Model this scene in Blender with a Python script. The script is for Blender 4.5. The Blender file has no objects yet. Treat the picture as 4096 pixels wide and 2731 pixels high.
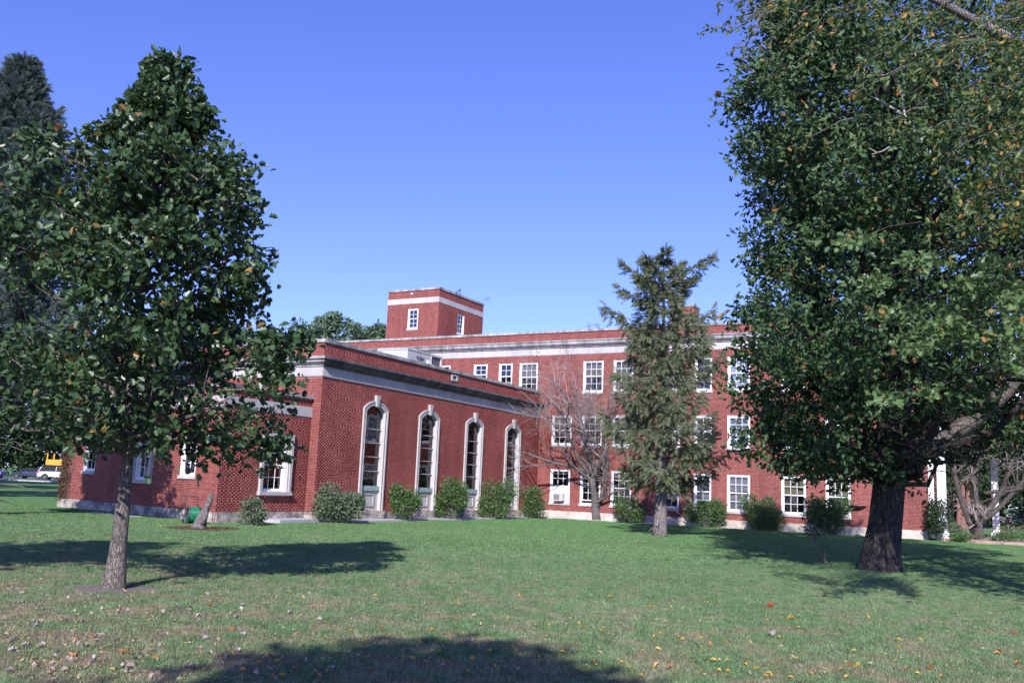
import bpy, math, random
import numpy as np
from mathutils import Vector, Matrix
random.seed(7); rng = np.random.default_rng(7)
R = math.radians
scn = bpy.context.scene
col = scn.collection

# ------------------------------------------------------------------ camera, sky, sun, exposure
EYE = 1.6; FPX = 3674.6; PITCH = 0.156264; ROLL = 0.041797
SUN_AZ = R(10.0); SUN_EL = R(33.0)                 # shadows run forward and a little to the right
w_ = np.array([0, math.cos(PITCH), math.sin(PITCH)]); r0 = np.array([1., 0, 0]); u0 = np.array([0, -math.sin(PITCH), math.cos(PITCH)])
r_ = r0*math.cos(ROLL)+u0*math.sin(ROLL); u_ = -r0*math.sin(ROLL)+u0*math.cos(ROLL)
cd = bpy.data.cameras.new('camera'); cam = bpy.data.objects.new('camera', cd); col.objects.link(cam)
cd.sensor_width = 36; cd.lens = 36*FPX/4096; cd.clip_end = 3000; cd.clip_start = 0.1
m = Matrix.Identity(4)
for i in range(3):
    m[i][0] = r_[i]; m[i][1] = u_[i]; m[i][2] = -w_[i]
m[2][3] = EYE
cam.matrix_world = m
scn.camera = cam
world = bpy.data.worlds.new("World"); scn.world = world; world.use_nodes = True
nt = world.node_tree; bg = nt.nodes['Background']
sky = nt.nodes.new('ShaderNodeTexSky'); sky.sky_type = 'NISHITA'; sky.sun_disc = False
sky.sun_elevation = SUN_EL; sky.sun_rotation = math.pi+SUN_AZ; sky.altitude = 200
sky.air_density = 1.0; sky.dust_density = 0.2; sky.ozone_density = 2.0
tint = nt.nodes.new('ShaderNodeMix'); tint.data_type = 'RGBA'; tint.blend_type = 'MULTIPLY'; tint.inputs[0].default_value = 1
tint.inputs[7].default_value = (1.14, 1.20, 2.30, 1)     # the photograph's cool white balance
nt.links.new(sky.outputs[0], tint.inputs[6]); nt.links.new(tint.outputs[2], bg.inputs[0])
bg.inputs[1].default_value = 0.077
sd = bpy.data.lights.new('sun', 'SUN'); sd.energy = 5.0; sd.angle = R(0.53); sd.color = (1.0, 0.96, 0.97)
sun = bpy.data.objects.new('sun', sd); col.objects.link(sun)
sdir = Vector((-math.sin(SUN_AZ)*math.cos(SUN_EL), -math.cos(SUN_AZ)*math.cos(SUN_EL), math.sin(SUN_EL)))
sun.rotation_euler = sdir.to_track_quat('Z', 'Y').to_euler(); sun.location = (0, 0, 40)
scn.view_settings.view_transform = 'Standard'; scn.view_settings.look = 'None'
scn.view_settings.exposure = 0.45; scn.view_settings.gamma = 1; scn.view_settings.use_curve_mapping = False
scn.cycles.max_bounces = 6; scn.cycles.transparent_max_bounces = 12

# ------------------------------------------------------------------ pixel helpers (photograph pixels, used to place things in space)
def ray(x, y): return w_+r_*(x-2048)/FPX-u_*(y-1365.5)/FPX
def at(x, y, Y): d = ray(x, y); t = Y/d[1]; return np.array([d[0]*t, Y, EYE+d[2]*t])
def gnd(x, y, z=0): d = ray(x, y); t = (z-EYE)/d[2]; return np.array([d[0]*t, d[1]*t, z])

# ------------------------------------------------------------------ materials
def newmat(name):
    mt = bpy.data.materials.new(name); mt.use_nodes = True
    n = mt.node_tree.nodes; return mt, mt.node_tree, n['Principled BSDF'], n['Material Output']
def N(t, kind, **kw):
    n = t.nodes.new(kind)
    for k, v in kw.items():
        if k.startswith('i_'):
            key = k[2:]; key = int(key) if key.isdigit() else key
            n.inputs[key].default_value = v
        else: setattr(n, k, v)
    return n
def ramp(t, stops, interp='LINEAR'):
    n = t.nodes.new('ShaderNodeValToRGB'); cr = n.color_ramp; cr.interpolation = interp
    while len(cr.elements) < len(stops): cr.elements.new(0.5)
    for e, (p, c) in zip(cr.elements, stops): e.position = p; e.color = (*c, 1)
    return n
def noise(t, scale, detail=4, rough=0.55, vec=None, dim='3D'):
    n = t.nodes.new('ShaderNodeTexNoise'); n.inputs['Scale'].default_value = scale; n.inputs['Detail'].default_value = detail; n.inputs['Roughness'].default_value = rough
    if vec is not None: t.links.new(vec, n.inputs['Vector'])
    return n
def mixc(t, fac, a, b, mode='MIX'):
    n = t.nodes.new('ShaderNodeMix'); n.data_type = 'RGBA'; n.blend_type = mode
    for i, v in ((0, fac), (6, a), (7, b)):
        if hasattr(v, 'is_output') or isinstance(v, bpy.types.NodeSocket): t.links.new(v, n.inputs[i])
        else: n.inputs[i].default_value = v if i == 0 else (*v, 1)
    return n.outputs[2]
def gpos(t): return t.nodes.new('ShaderNodeNewGeometry').outputs['Position']

def m_noisy(name, c1, c2, scale=3, rough=0.8, c3=None, bump=0.0, bscale=40, spec=0.3, metal=0, stretch=None):
    mt, t, b, o = newmat(name); v = gpos(t)
    if stretch:
        mp = N(t, 'ShaderNodeMapping'); mp.inputs['Scale'].default_value = stretch; t.links.new(v, mp.inputs[0]); v = mp.outputs[0]
    n = noise(t, scale, 6, 0.6, v)
    st = [(0.3, c1), (0.7, c2)] if c3 is None else [(0.25, c1), (0.5, c2), (0.72, c3)]
    rp = ramp(t, st); t.links.new(n.outputs[0], rp.inputs[0]); t.links.new(rp.outputs[0], b.inputs['Base Color'])
    b.inputs['Roughness'].default_value = rough; b.inputs['Specular IOR Level'].default_value = spec; b.inputs['Metallic'].default_value = metal
    if bump:
        n2 = noise(t, bscale, 5, 0.6, v); bp = N(t, 'ShaderNodeBump', i_Strength=bump); bp.inputs['Distance'].default_value = 0.02
        t.links.new(n2.outputs[0], bp.inputs['Height']); t.links.new(bp.outputs[0], b.inputs['Normal'])
    return mt
def m_brick():
    mt, t, b, o = newmat('red_brick'); g = t.nodes.new('ShaderNodeNewGeometry'); oi = t.nodes.new('ShaderNodeObjectInfo')
    ad = N(t, 'ShaderNodeMath', operation='ADD'); t.links.new(g.outputs['Random Per Island'], ad.inputs[0]); t.links.new(oi.outputs['Random'], ad.inputs[1])
    fr = N(t, 'ShaderNodeMath', operation='FRACT'); t.links.new(ad.outputs[0], fr.inputs[0])
    rp = ramp(t, [(0, (0.24, 0.062, 0.052)), (0.12, (0.285, 0.074, 0.061)), (0.5, (0.315, 0.086, 0.070)), (0.85, (0.34, 0.098, 0.080)), (1, (0.38, 0.125, 0.102))])
    t.links.new(fr.outputs[0], rp.inputs[0])
    n = noise(t, 0.45, 5, 0.6, g.outputs['Position']); r2 = ramp(t, [(0.3, (0.78, 0.76, 0.76)), (0.55, (1.0, 1.0, 1.0)), (0.75, (1.12, 1.2, 1.22))]); t.links.new(n.outputs[0], r2.inputs[0])
    c = mixc(t, 1.0, rp.outputs[0], r2.outputs[0], 'MULTIPLY')
    n3 = noise(t, 60, 3, 0.6, g.outputs['Position']); r3 = ramp(t, [(0.3, (0.8, 0.8, 0.8)), (0.7, (1.15, 1.15, 1.15))]); t.links.new(n3.outputs[0], r3.inputs[0])
    c = mixc(t, 1.0, c, r3.outputs[0], 'MULTIPLY')
    mp = N(t, 'ShaderNodeMapping'); mp.inputs['Scale'].default_value = (1, 1, 0.1); t.links.new(g.outputs['Position'], mp.inputs[0]); n5 = noise(t, 2.4, 5, 0.7, mp.outputs[0]); r5 = ramp(t, [(0.36, (0.80, 0.80, 0.82)), (0.5, (1, 1, 1)), (0.66, (1.02, 1.10, 1.12))]); t.links.new(n5.outputs[0], r5.inputs[0]); c = mixc(t, 1.0, c, r5.outputs[0], 'MULTIPLY')
    t.links.new(c, b.inputs['Base Color']); b.inputs['Roughness'].default_value = 0.85; b.inputs['Specular IOR Level'].default_value = 0.2
    return mt
def m_leaf(name, stops, rough=0.4, spec=0.5, trans=0.25, patch=None):
    mt, t, b, o = newmat(name); g = t.nodes.new('ShaderNodeNewGeometry'); oi = t.nodes.new('ShaderNodeObjectInfo')
    ad = N(t, 'ShaderNodeMath', operation='ADD'); t.links.new(g.outputs['Random Per Island'], ad.inputs[0]); t.links.new(oi.outputs['Random'], ad.inputs[1])
    fr = N(t, 'ShaderNodeMath', operation='FRACT'); t.links.new(ad.outputs[0], fr.inputs[0])
    rp = ramp(t, stops); t.links.new(fr.outputs[0], rp.inputs[0]); c = rp.outputs[0]
    if patch:
        n = noise(t, patch[0], 3, 0.5, g.outputs['Position']); r2 = ramp(t, [(patch[1], (0, 0, 0)), (patch[1]+0.06, (1, 1, 1))]); t.links.new(n.outputs[0], r2.inputs[0])
        c = mixc(t, r2.outputs[0], c, patch[2])
    t.links.new(c, b.inputs['Base Color']); b.inputs['Roughness'].default_value = rough; b.inputs['Specular IOR Level'].default_value = spec
    tr = N(t, 'ShaderNodeBsdfTranslucent'); hs = N(t, 'ShaderNodeHueSaturation'); hs.inputs['Value'].default_value = 1.3; hs.inputs['Hue'].default_value = 0.48
    t.links.new(c, hs.inputs['Color']); t.links.new(hs.outputs[0], tr.inputs[0])
    mx = N(t, 'ShaderNodeMixShader'); mx.inputs[0].default_value = trans
    t.links.new(b.outputs[0], mx.inputs[1]); t.links.new(tr.outputs[0], mx.inputs[2]); t.links.new(mx.outputs[0], o.inputs[0])
    return mt
def m_glass(name='window_glass', tc=(0.78, 0.82, 0.84, 1)):
    mt, t, b, o = newmat(name)
    tr = N(t, 'ShaderNodeBsdfTransparent'); tr.inputs[0].default_value = tc
    gl = N(t, 'ShaderNodeBsdfGlossy'); gl.inputs['Roughness'].default_value = 0.03; gl.inputs[0].default_value = (0.95, 0.95, 1, 1)
    fz = N(t, 'ShaderNodeFresnel', i_IOR=1.6); mx = N(t, 'ShaderNodeMixShader')
    n = noise(t, 1.3, 2, 0.5, gpos(t)); bp = N(t, 'ShaderNodeBump', i_Strength=0.25); bp.inputs['Distance'].default_value = 0.02
    t.links.new(n.outputs[0], bp.inputs['Height']); t.links.new(bp.outputs[0], gl.inputs['Normal'])
    t.links.new(fz.outputs[0], mx.inputs[0]); t.links.new(tr.outputs[0], mx.inputs[1]); t.links.new(gl.outputs[0], mx.inputs[2]); t.links.new(mx.outputs[0], o.inputs[0])
    return mt
def m_stone(name, base, dark, streak=0.5, vz=0.25):
    mt, t, b, o = newmat(name); p = gpos(t); oi = t.nodes.new('ShaderNodeObjectInfo')
    mp = N(t, 'ShaderNodeMapping'); mp.inputs['Scale'].default_value = (1, 1, vz); t.links.new(p, mp.inputs[0])
    n = noise(t, 2.2, 8, 0.65, mp.outputs[0]); rp = ramp(t, [(0.42-streak*0.1, dark), (0.62, base)]); t.links.new(n.outputs[0], rp.inputs[0])
    rr = ramp(t, [(0, (0.86, 0.86, 0.86)), (1, (1.08, 1.07, 1.05))]); t.links.new(oi.outputs['Random'], rr.inputs[0])
    c = mixc(t, 1.0, rp.outputs[0], rr.outputs[0], 'MULTIPLY'); t.links.new(c, b.inputs['Base Color'])
    b.inputs['Roughness'].default_value = 0.85; b.inputs['Specular IOR Level'].default_value = 0.25
    n2 = noise(t, 50, 4, 0.6, p); bp = N(t, 'ShaderNodeBump', i_Strength=0.3); bp.inputs['Distance'].default_value = 0.01
    t.links.new(n2.outputs[0], bp.inputs['Height']); t.links.new(bp.outputs[0], b.inputs['Normal'])
    return mt
def m_bark(name, c1, c2, scale=9, bump=1.0):
    mt, t, b, o = newmat(name); p = gpos(t)
    mp = N(t, 'ShaderNodeMapping'); mp.inputs['Scale'].default_value = (1, 1, 0.22); t.links.new(p, mp.inputs[0])
    n = noise(t, scale*3.5, 6, 0.65, mp.outputs[0]); v = N(t, 'ShaderNodeTexVoronoi', feature='DISTANCE_TO_EDGE'); v.inputs['Scale'].default_value = scale*3.4
    n0 = noise(t, scale, 4, 0.6, mp.outputs[0]); vm = N(t, 'ShaderNodeVectorMath', operation='ADD'); vs_ = N(t, 'ShaderNodeVectorMath', operation='SCALE'); vs_.inputs['Scale'].default_value = 0.12
    t.links.new(n0.outputs['Color'], vs_.inputs[0]); t.links.new(mp.outputs[0], vm.inputs[0]); t.links.new(vs_.outputs[0], vm.inputs[1]); t.links.new(vm.outputs[0], v.inputs['Vector'])
    rv = ramp(t, [(0, (0.25, 0.25, 0.25)), (0.14, (1, 1, 1))]); t.links.new(v.outputs[0], rv.inputs[0])
    rp = ramp(t, [(0.3, c1), (0.7, c2)]); t.links.new(n.outputs[0], rp.inputs[0])
    c = mixc(t, rv.outputs[0], tuple(x*0.55 for x in c1), rp.outputs[0]); t.links.new(c, b.inputs['Base Color'])
    b.inputs['Roughness'].default_value = 0.9; b.inputs['Specular IOR Level'].default_value = 0.15
    h = N(t, 'ShaderNodeMath', operation='ADD'); t.links.new(rv.outputs[0], h.inputs[0]); t.links.new(n.outputs[0], h.inputs[1])
    bp = N(t, 'ShaderNodeBump', i_Strength=bump); bp.inputs['Distance'].default_value = 0.025; t.links.new(h.outputs[0], bp.inputs['Height']); t.links.new(bp.outputs[0], b.inputs['Normal'])
    return mt
def lawn_color(t, p):
    n1 = noise(t, 0.22, 4, 0.6, p); n2 = noise(t, 1.6, 5, 0.65, p); n3 = noise(t, 9, 3, 0.6, p)
    r1 = ramp(t, [(0.32, (0.142, 0.245, 0.108)), (0.66, (0.205, 0.300, 0.150))]); t.links.new(n1.outputs[0], r1.inputs[0])
    sy = N(t, 'ShaderNodeSeparateXYZ'); t.links.new(p, sy.inputs[0]); fy = N(t, 'ShaderNodeMapRange', i_1=17.0, i_2=42.0, i_3=0.0, i_4=0.85); t.links.new(sy.outputs[1], fy.inputs[0])
    far = mixc(t, fy.outputs[0], r1.outputs[0], (0.150, 0.298, 0.106))
    # dry, brownish patches are commoner close to the camera and round the left tree
    sx = N(t, 'ShaderNodeSeparateXYZ'); t.links.new(p, sx.inputs[0])
    nr = N(t, 'ShaderNodeMapRange', i_1=6.0, i_2=24.0, i_3=0.115, i_4=-0.09); t.links.new(sx.outputs[1], nr.inputs[0])
    lx = N(t, 'ShaderNodeMapRange', i_1=-6.0, i_2=3.0, i_3=0.045, i_4=-0.01); t.links.new(sx.outputs[0], lx.inputs[0])
    a1 = N(t, 'ShaderNodeMath', operation='ADD'); a2 = N(t, 'ShaderNodeMath', operation='ADD'); t.links.new(n2.outputs[0], a1.inputs[0]); t.links.new(nr.outputs[0], a1.inputs[1]); t.links.new(a1.outputs[0], a2.inputs[0]); t.links.new(lx.outputs[0], a2.inputs[1])
    r2 = ramp(t, [(0.50, (0, 0, 0)), (0.74, (1, 1, 1))]); t.links.new(a2.outputs[0], r2.inputs[0])
    c = mixc(t, r2.outputs[0], far, (0.32, 0.27, 0.185))
    n4 = noise(t, 3.3, 4, 0.7, p); r4 = ramp(t, [(0.35, (0.74, 0.80, 0.70)), (0.6, (1.1, 1.1, 1.1))]); t.links.new(n4.outputs[0], r4.inputs[0]); c = mixc(t, 1.0, c, r4.outputs[0], 'MULTIPLY')
    r3 = ramp(t, [(0.3, (0.75, 0.75, 0.75)), (0.7, (1.28, 1.25, 1.25))]); t.links.new(n3.outputs[0], r3.inputs[0])
    return mixc(t, 1.0, c, r3.outputs[0], 'MULTIPLY')
def m_lawn():
    mt, t, b, o = newmat('lawn'); p = gpos(t); c = lawn_color(t, p); c = mixc(t, 1.0, c, (0.8, 0.8, 0.75), 'MULTIPLY')
    t.links.new(c, b.inputs['Base Color']); b.inputs['Roughness'].default_value = 0.95; b.inputs['Specular IOR Level'].default_value = 0.1
    n = noise(t, 35, 4, 0.7, p); bp = N(t, 'ShaderNodeBump', i_Strength=0.8); bp.inputs['Distance'].default_value = 0.04; t.links.new(n.outputs[0], bp.inputs['Height']); t.links.new(bp.outputs[0], b.inputs['Normal'])
    return mt
def m_grass():
    mt, t, b, o = newmat('grass_blade'); g = t.nodes.new('ShaderNodeNewGeometry'); c = lawn_color(t, g.outputs['Position'])
    rp = ramp(t, [(0, (0.62, 0.62, 0.62)), (0.7, (1.15, 1.15, 1.15)), (0.93, (1.3, 1.3, 1.25)), (0.95, (2.2, 1.75, 1.8)), (1, (2.4, 1.9, 2.0))]); t.links.new(g.outputs['Random Per Island'], rp.inputs[0])
    c = mixc(t, 1.0, c, rp.outputs[0], 'MULTIPLY'); t.links.new(c, b.inputs['Base Color']); b.inputs['Roughness'].default_value = 0.6; b.inputs['Specular IOR Level'].default_value = 0.25
    tr = N(t, 'ShaderNodeBsdfTranslucent'); t.links.new(c, tr.inputs[0]); mx = N(t, 'ShaderNodeMixShader'); mx.inputs[0].default_value = 0.3
    t.links.new(b.outputs[0], mx.inputs[1]); t.links.new(tr.outputs[0], mx.inputs[2]); t.links.new(mx.outputs[0], o.inputs[0])
    return mt

M = {}
M['brick'] = m_brick()
M['mortar'] = m_noisy('mortar', (0.35, 0.21, 0.19), (0.46, 0.31, 0.29), 8, 0.9)
M['stone'] = m_stone('limestone', (0.50, 0.47, 0.46), (0.40, 0.37, 0.37), 0.2)
M['frieze'] = m_stone('frieze_limestone', (0.52, 0.49, 0.48), (0.45, 0.42, 0.42), 0.1)
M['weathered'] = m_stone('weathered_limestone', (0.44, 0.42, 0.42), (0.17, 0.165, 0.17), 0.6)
M['soot_shade'] = m_stone('soot_stained_shaded_limestone', (0.16, 0.155, 0.16), (0.05, 0.05, 0.055), 0.5)  # side cornice only: black stain and the wall's grazing shade, both in the colour
M['plinth_clean'] = m_stone('pale_plinth_stone', (0.60, 0.52, 0.46), (0.42, 0.37, 0.33), 0.1, 1.0)
M['plinth'] = m_stone('stained_plinth_stone', (0.56, 0.48, 0.41), (0.17, 0.16, 0.16), 0.1, 1.4)
M['white'] = m_noisy('white_paint', (0.80, 0.80, 0.80), (0.87, 0.87, 0.87), 5, 0.5)
M['cream'] = m_noisy('cream_painted_wood', (0.43, 0.405, 0.39), (0.52, 0.49, 0.47), 3, 0.6)
M['green_sill'] = m_noisy('verdigris_sill', (0.25, 0.36, 0.33), (0.36, 0.45, 0.42), 5, 0.7)
M['glass'] = m_glass(); M['storm_glass'] = m_glass('storm_glass', (0.96, 0.97, 1, 1))
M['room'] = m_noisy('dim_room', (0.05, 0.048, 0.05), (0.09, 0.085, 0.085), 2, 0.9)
M['shade_tan'] = m_noisy('tan_roller_shade', (0.36, 0.27, 0.17), (0.42, 0.32, 0.21), 3, 0.9)
M['shade_white'] = m_noisy('white_blind', (0.62, 0.63, 0.68), (0.70, 0.71, 0.75), 3, 0.8)
M['shade_grey'] = m_noisy('grey_shade', (0.26, 0.25, 0.26), (0.33, 0.31, 0.32), 3, 0.8)
M['lead'] = m_noisy('pale_leaded_glass', (0.55, 0.57, 0.62), (0.72, 0.74, 0.80), 7, 0.35, stretch=(1, 1, 0.6))
M['dark_metal'] = m_noisy('dark_metal', (0.03, 0.03, 0.035), (0.05, 0.05, 0.055), 8, 0.45, spec=0.5)
M['grey_metal'] = m_noisy('grey_painted_metal', (0.40, 0.40, 0.40), (0.50, 0.50, 0.49), 2, 0.45)
M['tan_metal'] = m_noisy('beige_painted_metal', (0.48, 0.47, 0.45), (0.56, 0.55, 0.52), 2, 0.45)
M['coil'] = m_noisy('condenser_coil', (0.07, 0.07, 0.08), (0.13, 0.13, 0.14), 30, 0.6)
M['roof'] = m_noisy('roof_gravel', (0.20, 0.19, 0.18), (0.30, 0.29, 0.27), 8, 0.95)
M['concrete'] = m_noisy('concrete', (0.36, 0.35, 0.36), (0.48, 0.47, 0.48), 3, 0.9, bump=0.3)
M['asphalt'] = m_noisy('asphalt', (0.16, 0.155, 0.165), (0.21, 0.205, 0.215), 1.2, 0.9)
M['mulch'] = m_noisy('red_mulch', (0.10, 0.035, 0.028), (0.24, 0.09, 0.07), 25, 0.95, bump=1.0, bscale=60)
M['lawn'] = m_lawn(); M['grass'] = m_grass()
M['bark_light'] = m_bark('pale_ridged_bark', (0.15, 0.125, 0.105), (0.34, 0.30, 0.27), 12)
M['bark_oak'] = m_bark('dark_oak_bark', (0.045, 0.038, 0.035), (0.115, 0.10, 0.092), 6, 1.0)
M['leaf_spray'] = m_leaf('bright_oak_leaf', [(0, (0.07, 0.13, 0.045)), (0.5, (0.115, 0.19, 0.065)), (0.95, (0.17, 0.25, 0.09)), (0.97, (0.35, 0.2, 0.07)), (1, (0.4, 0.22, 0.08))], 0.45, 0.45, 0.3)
M['bark_grey'] = m_bark('grey_bark', (0.17, 0.15, 0.14), (0.34, 0.305, 0.29), 10)
M['bark_rough'] = m_bark('brownish_grey_bark', (0.10, 0.085, 0.075), (0.22, 0.19, 0.175), 10)
M['bark_spruce'] = m_bark('spruce_bark', (0.22, 0.185, 0.175), (0.44, 0.39, 0.375), 12)
M['twig'] = m_noisy('bare_twig', (0.20, 0.165, 0.155), (0.35, 0.30, 0.29), 8, 0.9)
M['deadwood'] = m_noisy('bleached_dead_wood', (0.34, 0.31, 0.28), (0.50, 0.46, 0.43), 8, 0.9)
M['leaf_left'] = m_leaf('glossy_lobed_leaf', [(0, (0.024, 0.052, 0.020)), (0.45, (0.042, 0.086, 0.030)), (0.85, (0.065, 0.120, 0.044)), (0.98, (0.085, 0.13, 0.04)), (0.986, (0.24, 0.15, 0.04)), (0.994, (0.34, 0.16, 0.07)), (1, (0.36, 0.26, 0.06))], 0.40, 0.55, 0.18)
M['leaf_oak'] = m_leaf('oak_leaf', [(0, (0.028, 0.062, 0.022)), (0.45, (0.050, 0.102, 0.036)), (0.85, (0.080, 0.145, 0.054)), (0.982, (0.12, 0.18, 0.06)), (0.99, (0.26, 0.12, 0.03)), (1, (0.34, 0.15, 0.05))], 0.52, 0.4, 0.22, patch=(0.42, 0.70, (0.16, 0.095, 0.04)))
M['leaf_over'] = m_leaf('pointed_leaf', [(0, (0.05, 0.085, 0.02)), (0.6, (0.085, 0.14, 0.035)), (0.9, (0.14, 0.19, 0.05)), (0.94, (0.42, 0.25, 0.05)), (1, (0.5, 0.22, 0.06))], 0.5, 0.4, 0.35)
M['leaf_shrub'] = m_leaf('shrub_leaf', [(0, (0.05, 0.105, 0.03)), (0.5, (0.085, 0.165, 0.045)), (1, (0.13, 0.22, 0.07))], 0.4, 0.5, 0.25)
M['leaf_shrub_grey'] = m_leaf('greyish_shrub_leaf', [(0, (0.065, 0.10, 0.05)), (0.5, (0.11, 0.155, 0.08)), (1, (0.16, 0.205, 0.115))], 0.5, 0.4, 0.2)
M['leaf_far'] = m_leaf('distant_leaf', [(0, (0.075, 0.125, 0.07)), (0.5, (0.12, 0.185, 0.10)), (1, (0.165, 0.235, 0.13))], 0.5, 0.3, 0.25)
M['leaf_dark'] = m_leaf('dark_distant_leaf', [(0, (0.018, 0.036, 0.014)), (0.5, (0.035, 0.062, 0.024)), (1, (0.055, 0.085, 0.035))], 0.6, 0.3, 0.15)
M['needle'] = m_leaf('spruce_needle', [(0, (0.12, 0.155, 0.085)), (0.5, (0.19, 0.23, 0.13)), (0.85, (0.25, 0.29, 0.17)), (1, (0.24, 0.21, 0.14))], 0.6, 0.25, 0.3)
M['needle_blue'] = m_leaf('blue_spruce_needle', [(0, (0.06, 0.09, 0.075)), (0.5, (0.11, 0.15, 0.13)), (1, (0.18, 0.225, 0.20))], 0.6, 0.3, 0.25)
M['hose'] = m_noisy('green_hose', (0.01, 0.16, 0.07), (0.02, 0.24, 0.11), 10, 0.35, spec=0.5)
M['rubber'] = m_noisy('tyre_rubber', (0.02, 0.02, 0.02), (0.035, 0.035, 0.035), 10, 0.8)
M['rim'] = m_noisy('silver_wheel_rim', (0.5, 0.5, 0.52), (0.6, 0.6, 0.62), 10, 0.3, metal=0.7)
M['car_glass'] = m_noisy('car_window_glass', (0.02, 0.022, 0.025), (0.03, 0.033, 0.036), 2, 0.08, spec=0.6)
def paint(n, c):
    mt = m_noisy(n, c, tuple(x*1.06 for x in c), 1, 0.25, spec=0.5); mt.node_tree.nodes['Principled BSDF'].inputs['Coat Weight'].default_value = 0.6; return mt
M['car_white'] = paint('white_car_paint', (0.75, 0.75, 0.76)); M['car_navy'] = paint('dark_blue_grey_car_paint', (0.035, 0.045, 0.08))
M['car_blue'] = paint('violet_blue_car_paint', (0.16, 0.17, 0.42)); M['yellow'] = paint('orange_yellow_paint', (0.75, 0.33, 0.03)); M['red'] = paint('red_paint', (0.5, 0.03, 0.03))
M['red_lens'] = paint('red_lamp_lens', (0.55, 0.03, 0.03))
M['stain_wood'] = m_noisy('split_grey_logs', (0.25, 0.21, 0.18), (0.45, 0.40, 0.36), 6, 0.9, bump=0.5)
M['terra'] = m_noisy('flagstone', (0.30, 0.18, 0.15), (0.42, 0.30, 0.26), 4, 0.9)
M['pink'] = m_leaf('pink_flower', [(0, (0.5, 0.12, 0.16)), (1, (0.65, 0.25, 0.3))], 0.6, 0.2, 0.3)
M['lettering'] = m_noisy('dark_lettering', (0.03, 0.03, 0.035), (0.04, 0.04, 0.045), 3, 0.6)

# ------------------------------------------------------------------ object helpers
def tag(o, label=None, cat=None, group=None, kind=None):
    if label: o['label'] = label
    if cat: o['category'] = cat
    if group: o['group'] = group
    if kind: o['kind'] = kind
    return o
def thing(name, loc, label, cat, group=None):
    o = bpy.data.objects.new(name, None); o.empty_display_size = 0.3; col.objects.link(o)
    o.location = [float(v) for v in loc]; return tag(o, label, cat, group)
def base_of(p):
    v = Vector((0, 0, 0))
    while p is not None: v = v+p.location; p = p.parent
    return v
def mesh_np(name, V, F, mat, smooth=False):
    """V (n,3) array, F list of faces or an (m,k) int array"""
    me = bpy.data.meshes.new(name); V = np.asarray(V, dtype=np.float64)
    if isinstance(F, np.ndarray):
        k = F.shape[1]; me.vertices.add(len(V)); me.vertices.foreach_set('co', V.astype(np.float32).ravel())
        me.loops.add(F.size); me.loops.foreach_set('vertex_index', F.astype(np.int32).ravel())
        me.polygons.add(len(F)); me.polygons.foreach_set('loop_start', np.arange(0, F.size, k, dtype=np.int32))
        me.update(calc_edges=True); me.validate()
    else:
        me.from_pydata(V.tolist(), [], F); me.update()
    me.materials.append(mat)
    if smooth: me.polygons.foreach_set('use_smooth', [True]*len(me.polygons))
    return me
def obj(name, V, F, mat, parent=None, smooth=False, **kw):
    V = np.asarray(V, dtype=np.float64)
    if parent is not None: V = V-np.array(base_of(parent))
    o = bpy.data.objects.new(name, mesh_np(name, V, F, mat, smooth)); col.objects.link(o)
    if parent is not None: o.parent = parent
    return tag(o, **kw)
def inst(name, me, Mw, parent=None, **kw):
    o = bpy.data.objects.new(name, me); col.objects.link(o)
    if parent is not None: o.parent = parent; Mw = Matrix.Translation(-base_of(parent)) @ Mw
    o.matrix_local = Mw; return tag(o, **kw)

class MB:
    def __init__(s): s.V = []; s.F = []
    def add(s, V, F):
        n = len(s.V); s.V += [tuple(map(float, v)) for v in V]; s.F += [[i+n for i in f] for f in F]
    def boxp(s, P):   # 8 points: bottom 4 ccw, top 4
        s.add(P, [(3, 2, 1, 0), (4, 5, 6, 7), (0, 1, 5, 4), (1, 2, 6, 5), (2, 3, 7, 6), (3, 0, 4, 7)])
    def box(s, x0, x1, y0, y1, z0, z1): s.boxp([(x0, y0, z0), (x1, y0, z0), (x1, y1, z0), (x0, y1, z0), (x0, y0, z1), (x1, y0, z1), (x1, y1, z1), (x0, y1, z1)])
    def tube(s, pts, rad, n=6, cap=True):
        pts = [Vector(p) for p in pts]
        if not hasattr(rad, '__len__'): rad = [rad]*len(pts)
        b = len(s.V); up = None
        for i, p in enumerate(pts):
            d = (pts[min(i+1, len(pts)-1)]-pts[max(i-1, 0)]).normalized()
            if up is None: up = Vector((0, 0, 1)) if abs(d.z) < 0.9 else Vector((1, 0, 0))
            a = d.cross(up).normalized(); c = a.cross(d).normalized(); up = c
            for k in range(n):
                t = 2*math.pi*k/n; q = p+(a*math.cos(t)+c*math.sin(t))*rad[i]; s.V.append(tuple(q))
        for i in range(len(pts)-1):
            for k in range(n): s.F.append([b+i*n+k, b+i*n+(k+1) % n, b+(i+1)*n+(k+1) % n, b+(i+1)*n+k])
        if cap:
            s.F.append([b+k for k in range(n)][::-1]); s.F.append([b+(len(pts)-1)*n+k for k in range(n)])
    def lathe(s, prof, c, n=24, axis='Z', M4=None):
        b = len(s.V)
        for r, h in prof:
            for k in range(n):
                t = 2*math.pi*k/n; v = Vector((r*math.cos(t), r*math.sin(t), h))
                if axis == 'Y': v = Vector((v.x, v.z, v.y))
                if axis == 'X': v = Vector((v.z, v.x, v.y))
                if M4: v = M4 @ v
                s.V.append((c[0]+v.x, c[1]+v.y, c[2]+v.z))
        for i in range(len(prof)-1):
            for k in range(n): s.F.append([b+i*n+k, b+i*n+(k+1) % n, b+(i+1)*n+(k+1) % n, b+(i+1)*n+k])
    def build(s, name, mat, parent=None, smooth=False, **kw): return obj(name, np.array(s.V), s.F, mat, parent, smooth, **kw)

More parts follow.
